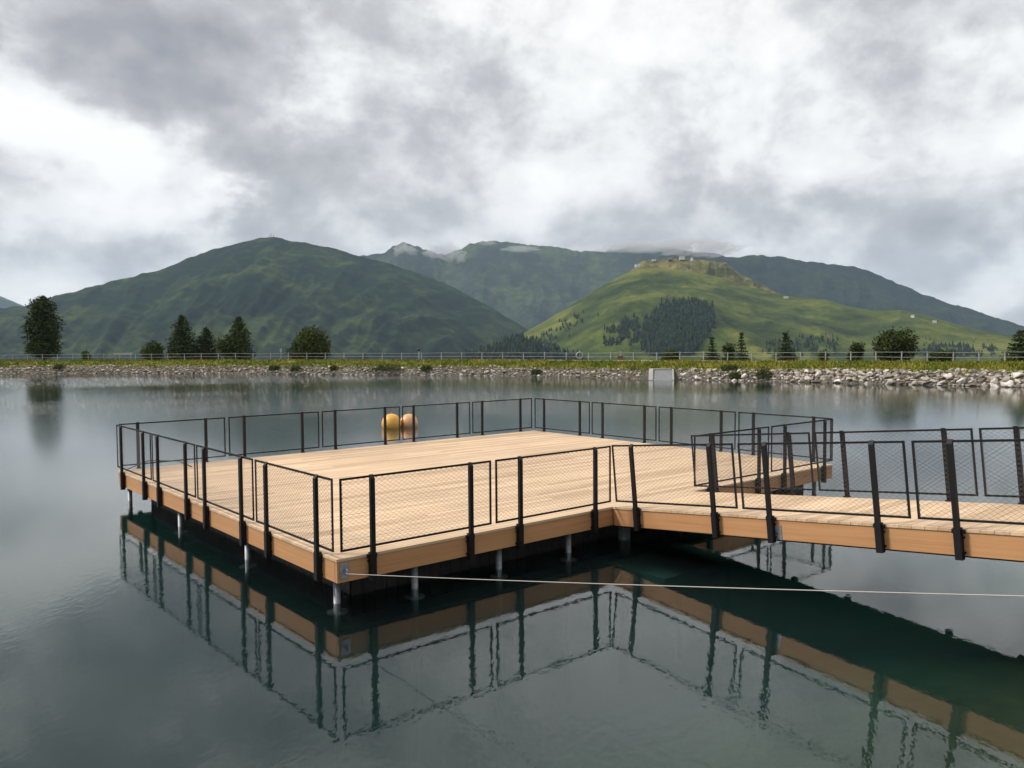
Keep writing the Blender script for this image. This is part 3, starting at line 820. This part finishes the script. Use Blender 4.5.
tree('shrub', 'long low dark bush right of the big round tree', 941, 351, 30, 12, 'round', 17, G1, 'shrub', mat='pine', lobes=8, cs=0.2)
tree('stone_pine', 'dark tree cut off by the right edge of the photo', 1021, 332, 34, 13, 'con', 18, G1, power=0.6, top_round=0.4, droop=0.1, cs=0.26, mat='spruce')

# bushes growing out of the stones
G2 = 'bushes among the bank stones'
def bush(label, px, w_px, h_m, off, seed, mat='reed'):
    a_, _ = azel(px, 368); p = bank_point(a_, off); dist = math.hypot(p.x - CAM.x, p.y - CAM.y)
    rr = random.Random(seed); rad = w_px / 2 / F_PX * dist
    e = tag(empty('bank_bush', (p.x, p.y, p.z - 0.1)), label, 'bush', G2)
    V, F = [], []
    for _ in range(int(90 + 260 * rad)):
        a = rr.uniform(0, 2 * PI); q = rad * math.sqrt(rr.random()); hh = h_m * (1 - 0.6 * (q / rad) ** 2) * rr.uniform(0.4, 1.0)
        clump(V, F, Vector((math.cos(a) * q, math.sin(a) * q, hh * rr.uniform(0.3, 1))), 0.16, rr, 4, 1.3)
    np_mesh('foliage', V, F, M[mat], smooth=False, parent=e)
    st = MB()
    for _ in range(6):
        a = rr.uniform(0, 2 * PI); st.tube([(0, 0, 0), (math.cos(a) * rad * 0.5, math.sin(a) * rad * 0.5, h_m * 0.7)], [0.02, 0.006], 4)
    st.build('stem', M['bark'], e)
bush('small olive tuft in the white stones below the tall left pine', 59, 9, 0.8, 1.0, 31)
bush('dark green bush at the waterline left of the lone round tree', 275, 11, 0.7, 0.9, 32, 'broad')
bush('dark green bush at the waterline under the lone round tree', 296, 10, 0.8, 0.7, 33, 'broad')
bush('small olive tuft right of the lone round tree', 334, 8, 0.7, 1.0, 34)
bush('wide light green bush spilling over the stones left of centre', 388, 32, 0.95, 0.9, 35)
bush('small green bush right of the wide light green one', 427, 12, 0.8, 0.9, 36)
bush('dark low bush at the waterline near the middle of the shore', 537, 12, 0.7, 0.5, 37, 'broad')
bush('upright leafy bush at the waterline below the open spruce', 764, 16, 1.25, 0.5, 38, 'broad')
bush('dark low bush at the waterline left of the upright leafy one', 735, 12, 0.75, 0.4, 39, 'broad')
bush('bright green tuft on the grass above the stones right of the chute', 730, 18, 0.7, 2.0, 40)

# ------------------------------------------------------------------ fence, signs, chute
fence_root_p = bank_point(azel(512, 360)[0], 6.0)
fen = tag(empty('shore_fence', fence_root_p), 'long pale two-rail fence on the crest of the far bank', 'fence')
fence_line = []
px = -60.0
while px < 1100:
    a_, _ = azel(px, 358); p = bank_point(a_, 6.1); fence_line.append(p)
    px += 2.35 * F_PX / (shore_dist(a_) + 6)
first = None
FH = 0.92
base_post = MB().box((-0.036, -0.036, -0.2), (0.036, 0.036, FH)).build('post', M['fence'], fen)
for i, p in enumerate(fence_line):
    c = base_post if i == 0 else part_copy(base_post, fen)
    c.location = p - fence_root_p
    c.rotation_euler = (random.uniform(-.03, .03), random.uniform(-.03, .03), 0)
for hz in (FH - 0.08, FH - 0.48):
    MB().tube([p - fence_root_p + Vector((0, -0.06, hz + random.uniform(-.02, .02))) for p in fence_line], 0.022, 6).build('rail', M['fence'], fen)
def on_fence(px, off=5.9):
    return bank_point(azel(px, 356)[0], off)
def face_cam(o, p):
    o.rotation_euler.z = math.atan2(p.y - CAM.y, p.x - CAM.x) - PI / 2
p = on_fence(579.5); e = tag(empty('lifebuoy', p), 'white ring lifebuoy hanging on the far fence', 'lifebuoy'); face_cam(e, p)
mb = MB(); R1, R2 = 0.32, 0.075
for i in range(24):
    for j in range(8):
        a, b = 2*PI*i/24, 2*PI*j/8
        mb.v.append(((R1 + R2*math.cos(b))*math.cos(a), -0.22 + R2*math.sin(b), 0.62 + (R1 + R2*math.cos(b))*math.sin(a)))
for i in range(24):
    for j in range(8): mb.f.append((i*8+j, i*8+(j+1) % 8, ((i+1) % 24)*8+(j+1) % 8, ((i+1) % 24)*8+j))
mb.build('ring', M['white'], e, smooth=True)
MB().box((-0.05, -0.12, -0.1), (0.05, -0.09, 1.1)).build('board', M['fence'], e)
p = on_fence(620.5); e = tag(empty('warning_sign', p), 'small red and white notice sign on the far fence', 'sign'); face_cam(e, p)
MB().box((-0.28, -0.18, 0.18), (0.28, -0.16, 0.55)).build('red_plate', M['red'], e); MB().box((-0.1, -0.178, 0.555), (0.1, -0.158, 1.05)).build('white_plate', M['white'], e)
MB().box((-0.03, -0.155, -0.2), (0.03, -0.10, 1.05)).build('sign_post', M['fence'], e)
p = on_fence(281, 7.5); e = tag(empty('marker_post', p), 'short post with a white cap standing behind the far fence', 'marker'); face_cam(e, p)
MB().box((-0.05, -0.05, -0.2), (0.05, 0.05, 1.0)).build('pole', M['fence'], e); MB().box((-0.12, -0.07, 1.0), (0.12, 0.07, 1.42)).build('cap', M['white'], e, bevel=0.02)
p = on_fence(419, 7.5); e = tag(empty('lamp_bollard', p), 'small dark round topped post behind the far fence', 'bollard')
MB().box((-0.04, -0.04, -0.2), (0.04, 0.04, 1.1)).build('pole', M['fence'], e)
MB().tube([(0, 0, 1.05), (0, 0, 1.12), (0, 0, 1.25), (0, 0, 1.38), (0, 0, 1.43)], [0.08, 0.17, 0.2, 0.15, 0.05], 12).build('cap', M['cable'], e, smooth=True)
p = on_fence(123, 7.2); e = tag(empty('barrier_rail', p), 'pale horizontal barrier behind the fence, left of the left tree group', 'barrier'); face_cam(e, p)
MB().box((-1.15, -0.05, 0.75), (1.15, 0.05, 1.02)).build('beam', M['white'], e)
for x in (-1.0, 0.9): MB().box((x, -0.04, -0.2), (x + 0.09, 0.04, 0.75)).build('post', M['fence'], e)
# concrete chute in the stones
p = bank_point(azel(662, 372)[0], -0.95); e = tag(empty('concrete_chute', (p.x, p.y, -0.10)), 'pale concrete spillway chute set into the stone bank', 'chute'); face_cam(e, p)
def quad_prism(mb, pts, x0, x1):
    n = len(pts); vs = [(x0, y, z) for y, z in pts] + [(x1, y, z) for y, z in pts]
    fs = [tuple(range(n)), tuple(range(2*n - 1, n - 1, -1))] + [(i, i + n, (i+1) % n + n, (i+1) % n) for i in range(n)]
    return mb.add(vs, fs)
quad_prism(MB(), [(-1.3, -0.4), (-1.2, 0.10), (1.6, 0.90), (2.5, 0.90), (2.5, -0.4)], -0.80, 0.90).build('apron', M['apron'], e)
quad_prism(MB(), [(-1.5, -0.4), (-1.4, 0.14), (1.5, 1.04), (2.7, 1.04), (2.7, -0.4)], -1.18, -0.802).build('side_wall', M['concrete'], e)
quad_prism(MB(), [(-1.2, -0.4), (-1.1, 0.14), (1.5, 1.02), (2.7, 1.02), (2.7, -0.4)], 0.902, 1.06).build('side_wall', M['concrete'], e)
MB().box((-0.80, 1.70, 0.85), (0.90, 2.6, 1.045)).build('lintel', M['concrete'], e)

# ------------------------------------------------------------------ mountains
def interp(pts, x):
    xs = [p[0] for p in pts]
    return [float(np.interp(x, xs, [p[i] for p in pts])) for i in range(1, len(pts[0]))]
def fract(x, y, z, H=0.9, l=2.1, o=7): return mnoise.fractal(Vector((x, y, z)), H, l, o)
def mountain(name, prof, foot, mat, zb=-150, nx=620, nt=84, power=1.25, back=0.5, gully=30, gsc=160.0, rough=8, seed=0.0, jag=2.0, skew=0.0, x0=None, x1=None):
    """terrain whose crest runs through the listed (px, py, distance) points; foot = distance of its foot"""
    x0 = prof[0][0] if x0 is None else x0; x1 = prof[-1][0] if x1 is None else x1
    xs = np.linspace(x0, x1, nx)
    tb = 22
    Vv = np.zeros((nx, nt + tb, 3))
    for i, x in enumerate(xs):
        py, dist = interp(prof, x)
        a_, e_ = azel(x, py)
        zr = CAM.z + math.tan(e_) * dist
        jg = jag * fract(x * dist / F_PX / 60.0, seed, 0.3, 0.9, 2.1, 5)
        zb_ = min(zb, zr - 30)
        sa, ca = math.sin(a_), math.cos(a_)
        for j in range(nt + tb):
            if j < nt:
                t = j / (nt - 1); D = foot + (dist - foot) * t
                z = zb_ + (zr - zb_) * (t ** power) + jg * t ** 14
                env = math.sin(PI * min(1, t * 1.0)) ** 0.7
            else:
                t2 = (j - nt + 1) / tb; D = dist + dist * back * t2; z = zr + jg * (1 - t2) ** 8 - (zr - zb_) * (t2 ** 0.9); env = math.sin(PI * t2) * 0.8; t = 1 - t2
            X, Y = CAM.x + sa * D, CAM.y + ca * D
            cr = x * dist / F_PX + skew * D                # metres across the slope
            wob = 40 * mnoise.noise(Vector((X / 260, Y / 260, seed)))
            g = 1 - abs(mnoise.noise(Vector(((cr + wob) / gsc, D / (gsc * 5.5), seed + 4)))) * 2
            g += 0.5 * (1 - abs(mnoise.noise(Vector(((cr + wob) / (gsc * 0.42), D / (gsc * 2.4), seed + 9)))) * 2)
            n = fract(X / 420, Y / 420, seed, 0.95, 2.1, 8)
            z += env * ((g - 0.9) * gully + n * rough * 3) + env * rough * 0.25 * fract(X / 45, Y / 45, seed + 2, 0.7, 2.1, 4)
            Vv[i, j] = (X, Y, z)
    n2 = nt + tb
    idx = np.arange(nx * n2).reshape(nx, n2)
    F = np.column_stack([idx[:-1, :-1].ravel(), idx[1:, :-1].ravel(), idx[1:, 1:].ravel(), idx[:-1, 1:].ravel()])
    o = np_mesh(name, Vv.reshape(-1, 3), F, mat)
    return tag(o, kind='structure'), Vv
def hill_mat(name, dark, mid, light, scale, rocky=0.0, path=0.0, streak=0.0):
    def col(k):
        p = worldpos(k)
        a = k.noise(p, scale, 9, 0.62, 0.5); b = k.noise(p, scale * 6, 8, 0.65)
        f = k.math('ADD', k.math('MULTIPLY', a, 0.62), k.math('MULTIPLY', b, 0.38))
        c = k.ramp(f, [(0.40, dark), (0.49, mid), (0.58, light)])
        md = k.noise(p, 0.028, 5, 0.7, 0.4); c = k.mix(1.0, c, k.ramp(md, [(0.38, (0.50, 0.58, 0.64)), (0.5, (1, 1, 1)), (0.62, (1.6, 1.45, 1.25))]), 'MULTIPLY')
        if rocky:
            rk = k.noise(p, scale * 10, 8, 0.7); c = k.mix(k.mapr(rk, 0.62, 0.72, 0, rocky), c, (0.16, 0.15, 0.135))
        sp = k.noise(p, scale * 45, 4, 0.7)
        return k.mix(1.0, c, k.ramp(sp, [(0.3, (0.7, 0.72, 0.72)), (0.7, (1.25, 1.22, 1.2))]), 'MULTIPLY')
    return pbr(name, mid, 0.95, spec=0.05, build=col)
M['m_far'] = hill_mat('distant_ridge', (0.011, 0.021, 0.014), (0.022, 0.036, 0.018), (0.056, 0.074, 0.026), 0.0022, 0.5)
M['m_left'] = hill_mat('alder_slope', (0.006, 0.015, 0.010), (0.012, 0.024, 0.012), (0.040, 0.060, 0.017), 0.004, 0.25)
M['m_right'] = hill_mat('dark_green_ridge', (0.007, 0.014, 0.011), (0.012, 0.021, 0.014), (0.024, 0.036, 0.018), 0.003, 0.1)  # dark bluish green slope with low contrast
M['m_green'] = hill_mat('alpine_pasture', (0.022, 0.036, 0.011), (0.045, 0.058, 0.013), (0.090, 0.092, 0.022), 0.0055, 0.12)
def pasture(k):
    p = worldpos(k); sz = k.n('ShaderNodeSeparateXYZ'); k.link(p, sz.inputs[0])
    a = k.noise(k.mapping(p, (1, 1, 2.5)), 0.0045, 8, 0.60, 0.6); b = k.noise(p, 0.03, 8, 0.65)
    f = k.math('ADD', k.math('MULTIPLY', a, 0.66), k.math('MULTIPLY', b, 0.34))
    c = k.ramp(f, [(0.38, (0.022, 0.036, 0.013)), (0.46, (0.046, 0.066, 0.018)), (0.53, (0.082, 0.104, 0.023)), (0.62, (0.155, 0.160, 0.036))])
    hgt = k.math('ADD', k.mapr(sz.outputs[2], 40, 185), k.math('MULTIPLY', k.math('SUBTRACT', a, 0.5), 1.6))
    c = k.mix(k.mapr(hgt, 0.55, 1.05, 0.0, 0.85, True), c, (0.185, 0.190, 0.036))  # yellower grass towards the crest, with its sunlit strip put into the colour
    sp = k.noise(p, 0.22, 4, 0.7)
    return k.mix(1.0, c, k.ramp(sp, [(0.3, (0.7, 0.72, 0.72)), (0.7, (1.25, 1.22, 1.2))]), 'MULTIPLY')
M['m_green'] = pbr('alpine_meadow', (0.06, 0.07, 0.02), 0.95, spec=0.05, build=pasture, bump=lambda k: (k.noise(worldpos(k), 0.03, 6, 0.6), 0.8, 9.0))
M['m_mesa'] = hill_mat('tan_pasture', (0.055, 0.062, 0.018), (0.10, 0.098, 0.030), (0.16, 0.145, 0.065), 0.02, 0.5)
M['m_wood'] = hill_mat('forest_floor', (0.007, 0.014, 0.009), (0.012, 0.02, 0.011), (0.022, 0.03, 0.013), 0.01)
mountain('distant_mountain', [(-300, 300, 8000), (-120, 285, 8000), (-40, 283, 8000), (0, 296, 8000), (12, 301, 8000), (24, 306, 8000), (60, 312, 8000), (140, 330, 8000)],
         6800, M['m_far'], nx=160, nt=30, gully=50, gsc=500, rough=14, seed=1.0, back=0.08)
mountain('back_ridge', [(230, 300, 5200), (330, 265, 5300), (352, 257, 5300), (370, 255, 5300), (382, 254, 5300), (392, 247, 5300), (403, 242.5, 5300), (415, 246, 5300), (430, 251, 5400), (445, 255, 5500), (458, 250, 5500), (470, 244, 5500), (482, 241, 5500), (505, 241.5, 5500), (530, 245, 5500), (555, 247, 5500), (580, 251, 5500), (605, 251, 5500), (622, 249, 5500), (642, 245, 5500), (665, 247, 5500), (690, 251, 5500), (730, 262, 5500), (800, 285, 5500), (900, 310, 5500)],
         3300, M['m_far'], power=1.45, gully=46, gsc=320, rough=18, seed=2.0, jag=9, back=0.3)
mountain('right_ridge', [(636, 282, 4300), (646, 268, 4300), (662, 256, 4300), (690, 251, 4300), (715, 254, 4300), (735, 258, 4300), (755, 254.5, 4300), (778, 257, 4300), (800, 260.5, 4300), (830, 264, 4300), (860, 268, 4300), (885, 277, 4300), (910, 289, 4300), (940, 300, 4300), (970, 309, 4300), (1000, 319, 4300), (1024, 327, 4300), (1080, 338, 4300), (1200, 346, 4300), (1330, 340, 4300)],
         2900, M['m_right'], power=1.15, gully=38, gsc=260, rough=14, seed=3.0, jag=7, back=0.3)
mountain('left_mountain', [(-330, 330, 3000), (-160, 318, 3000), (-60, 310, 3000), (0, 308, 3000), (25, 306, 3000), (40, 300, 3000), (55, 296, 3000), (90, 287, 3000), (130, 277, 3000), (160, 269, 3000), (190, 257.5, 3000), (215, 249, 3000), (240, 242.5, 3000), (258, 239, 3000), (272, 237, 3000), (290, 240.5, 3000), (310, 244, 3000), (335, 249, 3000), (352, 254, 2950), (385, 262, 2900), (420, 273, 2850), (455, 288, 2800), (490, 307, 2700), (520, 325, 2650), (550, 343, 2600), (620, 356, 2500)],
         1300, M['m_left'], nx=760, nt=110, power=1.30, gully=23, gsc=135, rough=12, seed=4.0, jag=5, skew=-0.35, back=0.3)
mountain('hilltop', [(600, 290, 2080), (625, 274, 2080), (634, 268, 2080), (639, 263, 2080), (644, 260.5, 2080), (660, 259.5, 2080), (690, 258.5, 2080), (708, 260, 2080), (727, 263.5, 2080), (733, 268, 2080), (740, 274, 2080), (757, 282, 2080), (790, 300, 2080)],
         1985, M['m_mesa'], zb=120, nx=260, nt=40, power=0.75, gully=4, gsc=25, rough=1.5, seed=5.5, jag=1.2, back=0.06)
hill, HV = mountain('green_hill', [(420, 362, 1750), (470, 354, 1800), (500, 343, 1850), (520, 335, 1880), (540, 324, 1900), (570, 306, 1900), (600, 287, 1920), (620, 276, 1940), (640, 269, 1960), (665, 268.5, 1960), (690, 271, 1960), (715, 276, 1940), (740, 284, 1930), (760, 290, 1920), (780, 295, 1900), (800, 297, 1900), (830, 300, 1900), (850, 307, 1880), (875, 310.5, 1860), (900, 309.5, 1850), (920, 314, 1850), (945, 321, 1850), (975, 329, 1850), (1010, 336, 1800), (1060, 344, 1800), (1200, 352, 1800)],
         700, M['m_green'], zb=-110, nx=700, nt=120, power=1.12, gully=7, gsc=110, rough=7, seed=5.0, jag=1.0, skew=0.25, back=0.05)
mountain('wooded_slope', [(380, 366, 1150), (440, 358, 1150), (480, 352, 1150), (500, 345, 1150), (515, 338, 1150), (530, 340, 1150), (545, 347, 1150), (570, 354, 1150), (620, 366, 1150)],
         700, M['m_wood'], zb=-80, nx=120, nt=30, power=1.1, gully=2, gsc=60, rough=2, seed=6.0, jag=2, back=0.1)
# woods on the hill
def bvh_of(o):
    return BVHTree.FromPolygons([v.co.copy() for v in o.data.vertices], [tuple(p.vertices) for p in o.data.polygons])
hb = bvh_of(hill); wb_ = bvh_of(bpy.data.objects['wooded_slope'])
def inside(poly, x, y):
    c = False; n = len(poly)
    for i in range(n):
        x1, y1 = poly[i]; x2, y2 = poly[i-1]
        if (y1 > y) != (y2 > y) and x < (x2-x1)*(y-y1)/(y2-y1)+x1: c = not c
    return c
TV, TF = [], []
def far_tree(p, h, w, rr):
    n = 6; tiers = 3
    for t in range(tiers):
        z0 = p.z + h * (0.05 + 0.28 * t); z1 = p.z + h * min(1, 0.50 + 0.27 * t); rr_ = w * (1 - 0.27 * t); b = len(TV); a0 = rr.random() * 6
        for j in range(n):
            q = rr_ * rr.uniform(0.7, 1.2); TV.append((p.x + q*math.cos(a0 + j*2*PI/n), p.y + q*math.sin(a0 + j*2*PI/n), z0 + rr.uniform(-.1, .1) * h))
        TV.append((p.x, p.y, z1))
        for j in range(n): TF.append((b + j, b + (j+1) % n, b + n))
def scatter(poly, count, hmin, hmax, bvh, rr, prob=None):
    xs = [p[0] for p in poly]; ys = [p[1] for p in poly]; k_ = 0; tries = 0
    while k_ < count and tries < count * 30:
        tries += 1
        x, y = rr.uniform(min(xs), max(xs)), rr.uniform(min(ys), max(ys))
        if not inside(poly, x + 3 * rr.gauss(0, 1), y + 2 * rr.gauss(0, 1)): continue
        if prob and mnoise.noise(Vector((x / 9, y / 7, 2.2))) < prob: continue
        hit = bvh.ray_cast(CAM, ray(x, y))
        if hit[0] is None: continue
        h = rr.uniform(hmin, hmax); far_tree(hit[0], h, h * rr.uniform(0.22, 0.34), rr); k_ += 1
rr = random.Random(21)
scatter([(648, 352), (640, 340), (645, 328), (652, 318), (660, 309), (675, 303), (697, 301), (710, 306), (715, 316), (710, 330), (700, 342), (690, 356), (648, 356)], 2300, 4, 13, hb, rr)
scatter([(604, 346), (606, 330), (618, 322), (640, 318), (652, 316), (644, 330), (642, 344), (636, 342), (622, 345)], 260, 5, 10, hb, rr, -0.1)
scatter([(525, 347), (545, 333), (560, 322), (590, 312), (600, 314), (575, 326), (558, 340), (545, 352)], 120, 4, 9, hb, rr, 0.05)
scatter([(760, 355), (770, 340), (800, 338), (835, 334), (840, 356)], 170, 4, 9, hb, rr, 0.0)
scatter([(915, 356), (925, 347), (960, 345), (1000, 350), (1010, 357)], 260, 5, 9, hb, rr, -0.1)
scatter([(880, 345), (900, 338), (990, 341), (985, 346)], 16, 4, 6, hb, rr)
scatter([(455, 362), (490, 350), (512, 338), (530, 339), (548, 348), (570, 356), (600, 362)], 420, 7, 13, wb_, rr)
M['forest'] = leaf_mat('far_spruce', (0.006, 0.014, 0.011), (0.013, 0.026, 0.018), (0.038, 0.060, 0.028))
o = np_mesh('forest', TV, TF, M['forest'], smooth=False)
tag(o, 'dark blue green spruce woods on the slopes of the green hill', 'forest', kind='stuff')

# ------------------------------------------------------------------ small buildings far away
M['roof'] = pbr('grey_roof', (0.25, 0.24, 0.24), 0.7)
M['plaster'] = pbr('white_plaster', (0.8, 0.79, 0.76), 0.8)
M['timber'] = pbr('old_timber', (0.16, 0.11, 0.08), 0.8)
def hut(px, py, w_px, h_px, label, bvh=None, dist=None, mat='plaster', name='mountain_hut'):
    if dist is None:
        hit = None
        for dy in range(0, 14):
            hit = hb.ray_cast(CAM, ray(px, py + dy))
            if hit[0] is not None: break
        p = hit[0]; D = (p - CAM).to_2d().length
    else:
        p = at_dist(px, py, dist); D = dist
    w, h = 0.62 * w_px / F_PX * D, 0.62 * h_px / F_PX * D
    e = tag(empty(name, p), label, 'hut', 'small buildings on the far hills'); face_cam(e, p); e.rotation_euler.z += random.uniform(-.4, .4)
    d = w * 0.8
    MB().box((-w/2, -d/2, -h*0.6), (w/2, d/2, h*0.62)).build('wall', M[mat], e)
    q = 0.56
    MB().add([(-w*q, -d*q, h*.60), (w*q, -d*q, h*.60), (w*q, d*q, h*.60), (-w*q, d*q, h*.60), (-w*q, 0, h), (w*q, 0, h)], [(0,1,5,4), (2,3,4,5), (0,4,3), (1,2,5), (0,3,2,1)]).build('roof', M['roof'], e)
hut(912.5, 317.5, 4.5, 4, 'white hut on the green slope, left of the two white huts on the right')
hut(934.5, 322.5, 4.5, 3.5, 'white hut on the green slope, right of the two white huts on the right')
hut(786, 298, 6, 2.6, 'low pale hut on the sunlit crest below the hilltop, far right of the summit')
hut(637, 266, 6, 3, 'pale hut at the left shoulder of the hilltop', dist=1990)
hut(682, 258.5, 8, 3.5, 'widest pale building on the hilltop', dist=2070)
hut(692, 259.5, 3, 4.0, 'pale hut on the hilltop, just right of the widest building', dist=2060)
hut(670, 259.5, 5, 2.4, 'low brown hut on the hilltop, left of the widest building', dist=2072, mat='timber')
hut(654, 260.5, 6, 2.2, 'low pale hut near the left end of the hilltop', dist=2072)
hut(725, 264, 4, 2.2, 'small brown hut at the right end of the hilltop', dist=2070, mat='timber')
p = at_dist(272, 238.5, 2990); e = tag(empty('summit_station', p), 'tiny mast station on the summit of the left mountain', 'station'); face_cam(e, p)
MB().box((-14, -5, -4), (10, 5, 3)).build('wall', M['timber'], e)
for x, hh in ((-9, 12), (-3, 17), (5, 14)): MB().box((x - 0.8, -0.8, 3), (x + 0.8, 0.8, hh)).build('mast', M['timber'], e)

# ------------------------------------------------------------------ air
mH, k, out = new_mat('haze')
pv = k.n('ShaderNodeVolumePrincipled', ins={'Color': (0.58, 0.78, 1.0, 1), 'Density': 6.5e-5, 'Anisotropy': 0.0})
k.link(pv.outputs[0], out.inputs['Volume'])
o = MB().box((-9800, -9800, -200), (9800, 9800, 900)).build('haze', mH)
tag(o, kind='stuff')

mM, k, out = new_mat('low_cloud')
pm = k.n('ShaderNodeVolumePrincipled', ins={'Color': (1, 1, 1, 1), 'Density': 0.0065, 'Anisotropy': 0.2})
k.link(pm.outputs[0], out.inputs['Volume'])
low_cloud = MB()
def puff(px, py, dist, w_px, h_px, dep, seed):
    c = at_dist(px, py, dist); w, hh = w_px / 2 / F_PX * dist, h_px / 2 / F_PX * dist
    bm = bmesh.new(); bmesh.ops.create_icosphere(bm, subdivisions=4, radius=1.0)
    dv = (c - CAM).normalized(); rv = dv.cross(Vector((0, 0, 1))).normalized()
    for v in bm.verts:
        q = 1 + 0.55 * mnoise.fractal(v.co * 1.7 + Vector((seed, 0, 0)), 0.8, 2.1, 5)
        v.co = c + rv * (v.co.x * w * q) + Vector((0, 0, v.co.z * hh * q)) + Vector((dv.x, dv.y, 0)) * (v.co.y * dep * q)
    low_cloud.add([v.co.copy() for v in bm.verts], [[v.index for v in f.verts] for f in bm.faces]); bm.free()
for q in ((404, 250, 5150, 22, 14, 60, 1), (444, 252, 5250, 36, 16, 90, 2), (460, 258, 5200, 12, 9, 50, 3), (520, 249, 5250, 34, 6, 60, 4), (488, 243, 5350, 16, 5, 40, 5),
          (632, 247, 5250, 60, 11, 130, 6), (684, 247, 4150, 80, 13, 150, 7), (716, 249, 4130, 50, 13, 130, 8)): puff(*q)
o = low_cloud.build('low_cloud', mM, smooth=True)  # low cloud touching the ridges, standing inside the haze box
tag(o, 'thin shreds of low cloud clinging to the far ridges', 'low_cloud', kind='stuff')

C_ = S.cycles
C_.max_bounces = 6; C_.transparent_max_bounces = 12; C_.volume_bounces = 0; C_.diffuse_bounces = 2; C_.glossy_bounces = 4
C_.use_denoising = True; C_.caustics_reflective = False; C_.caustics_refractive = False
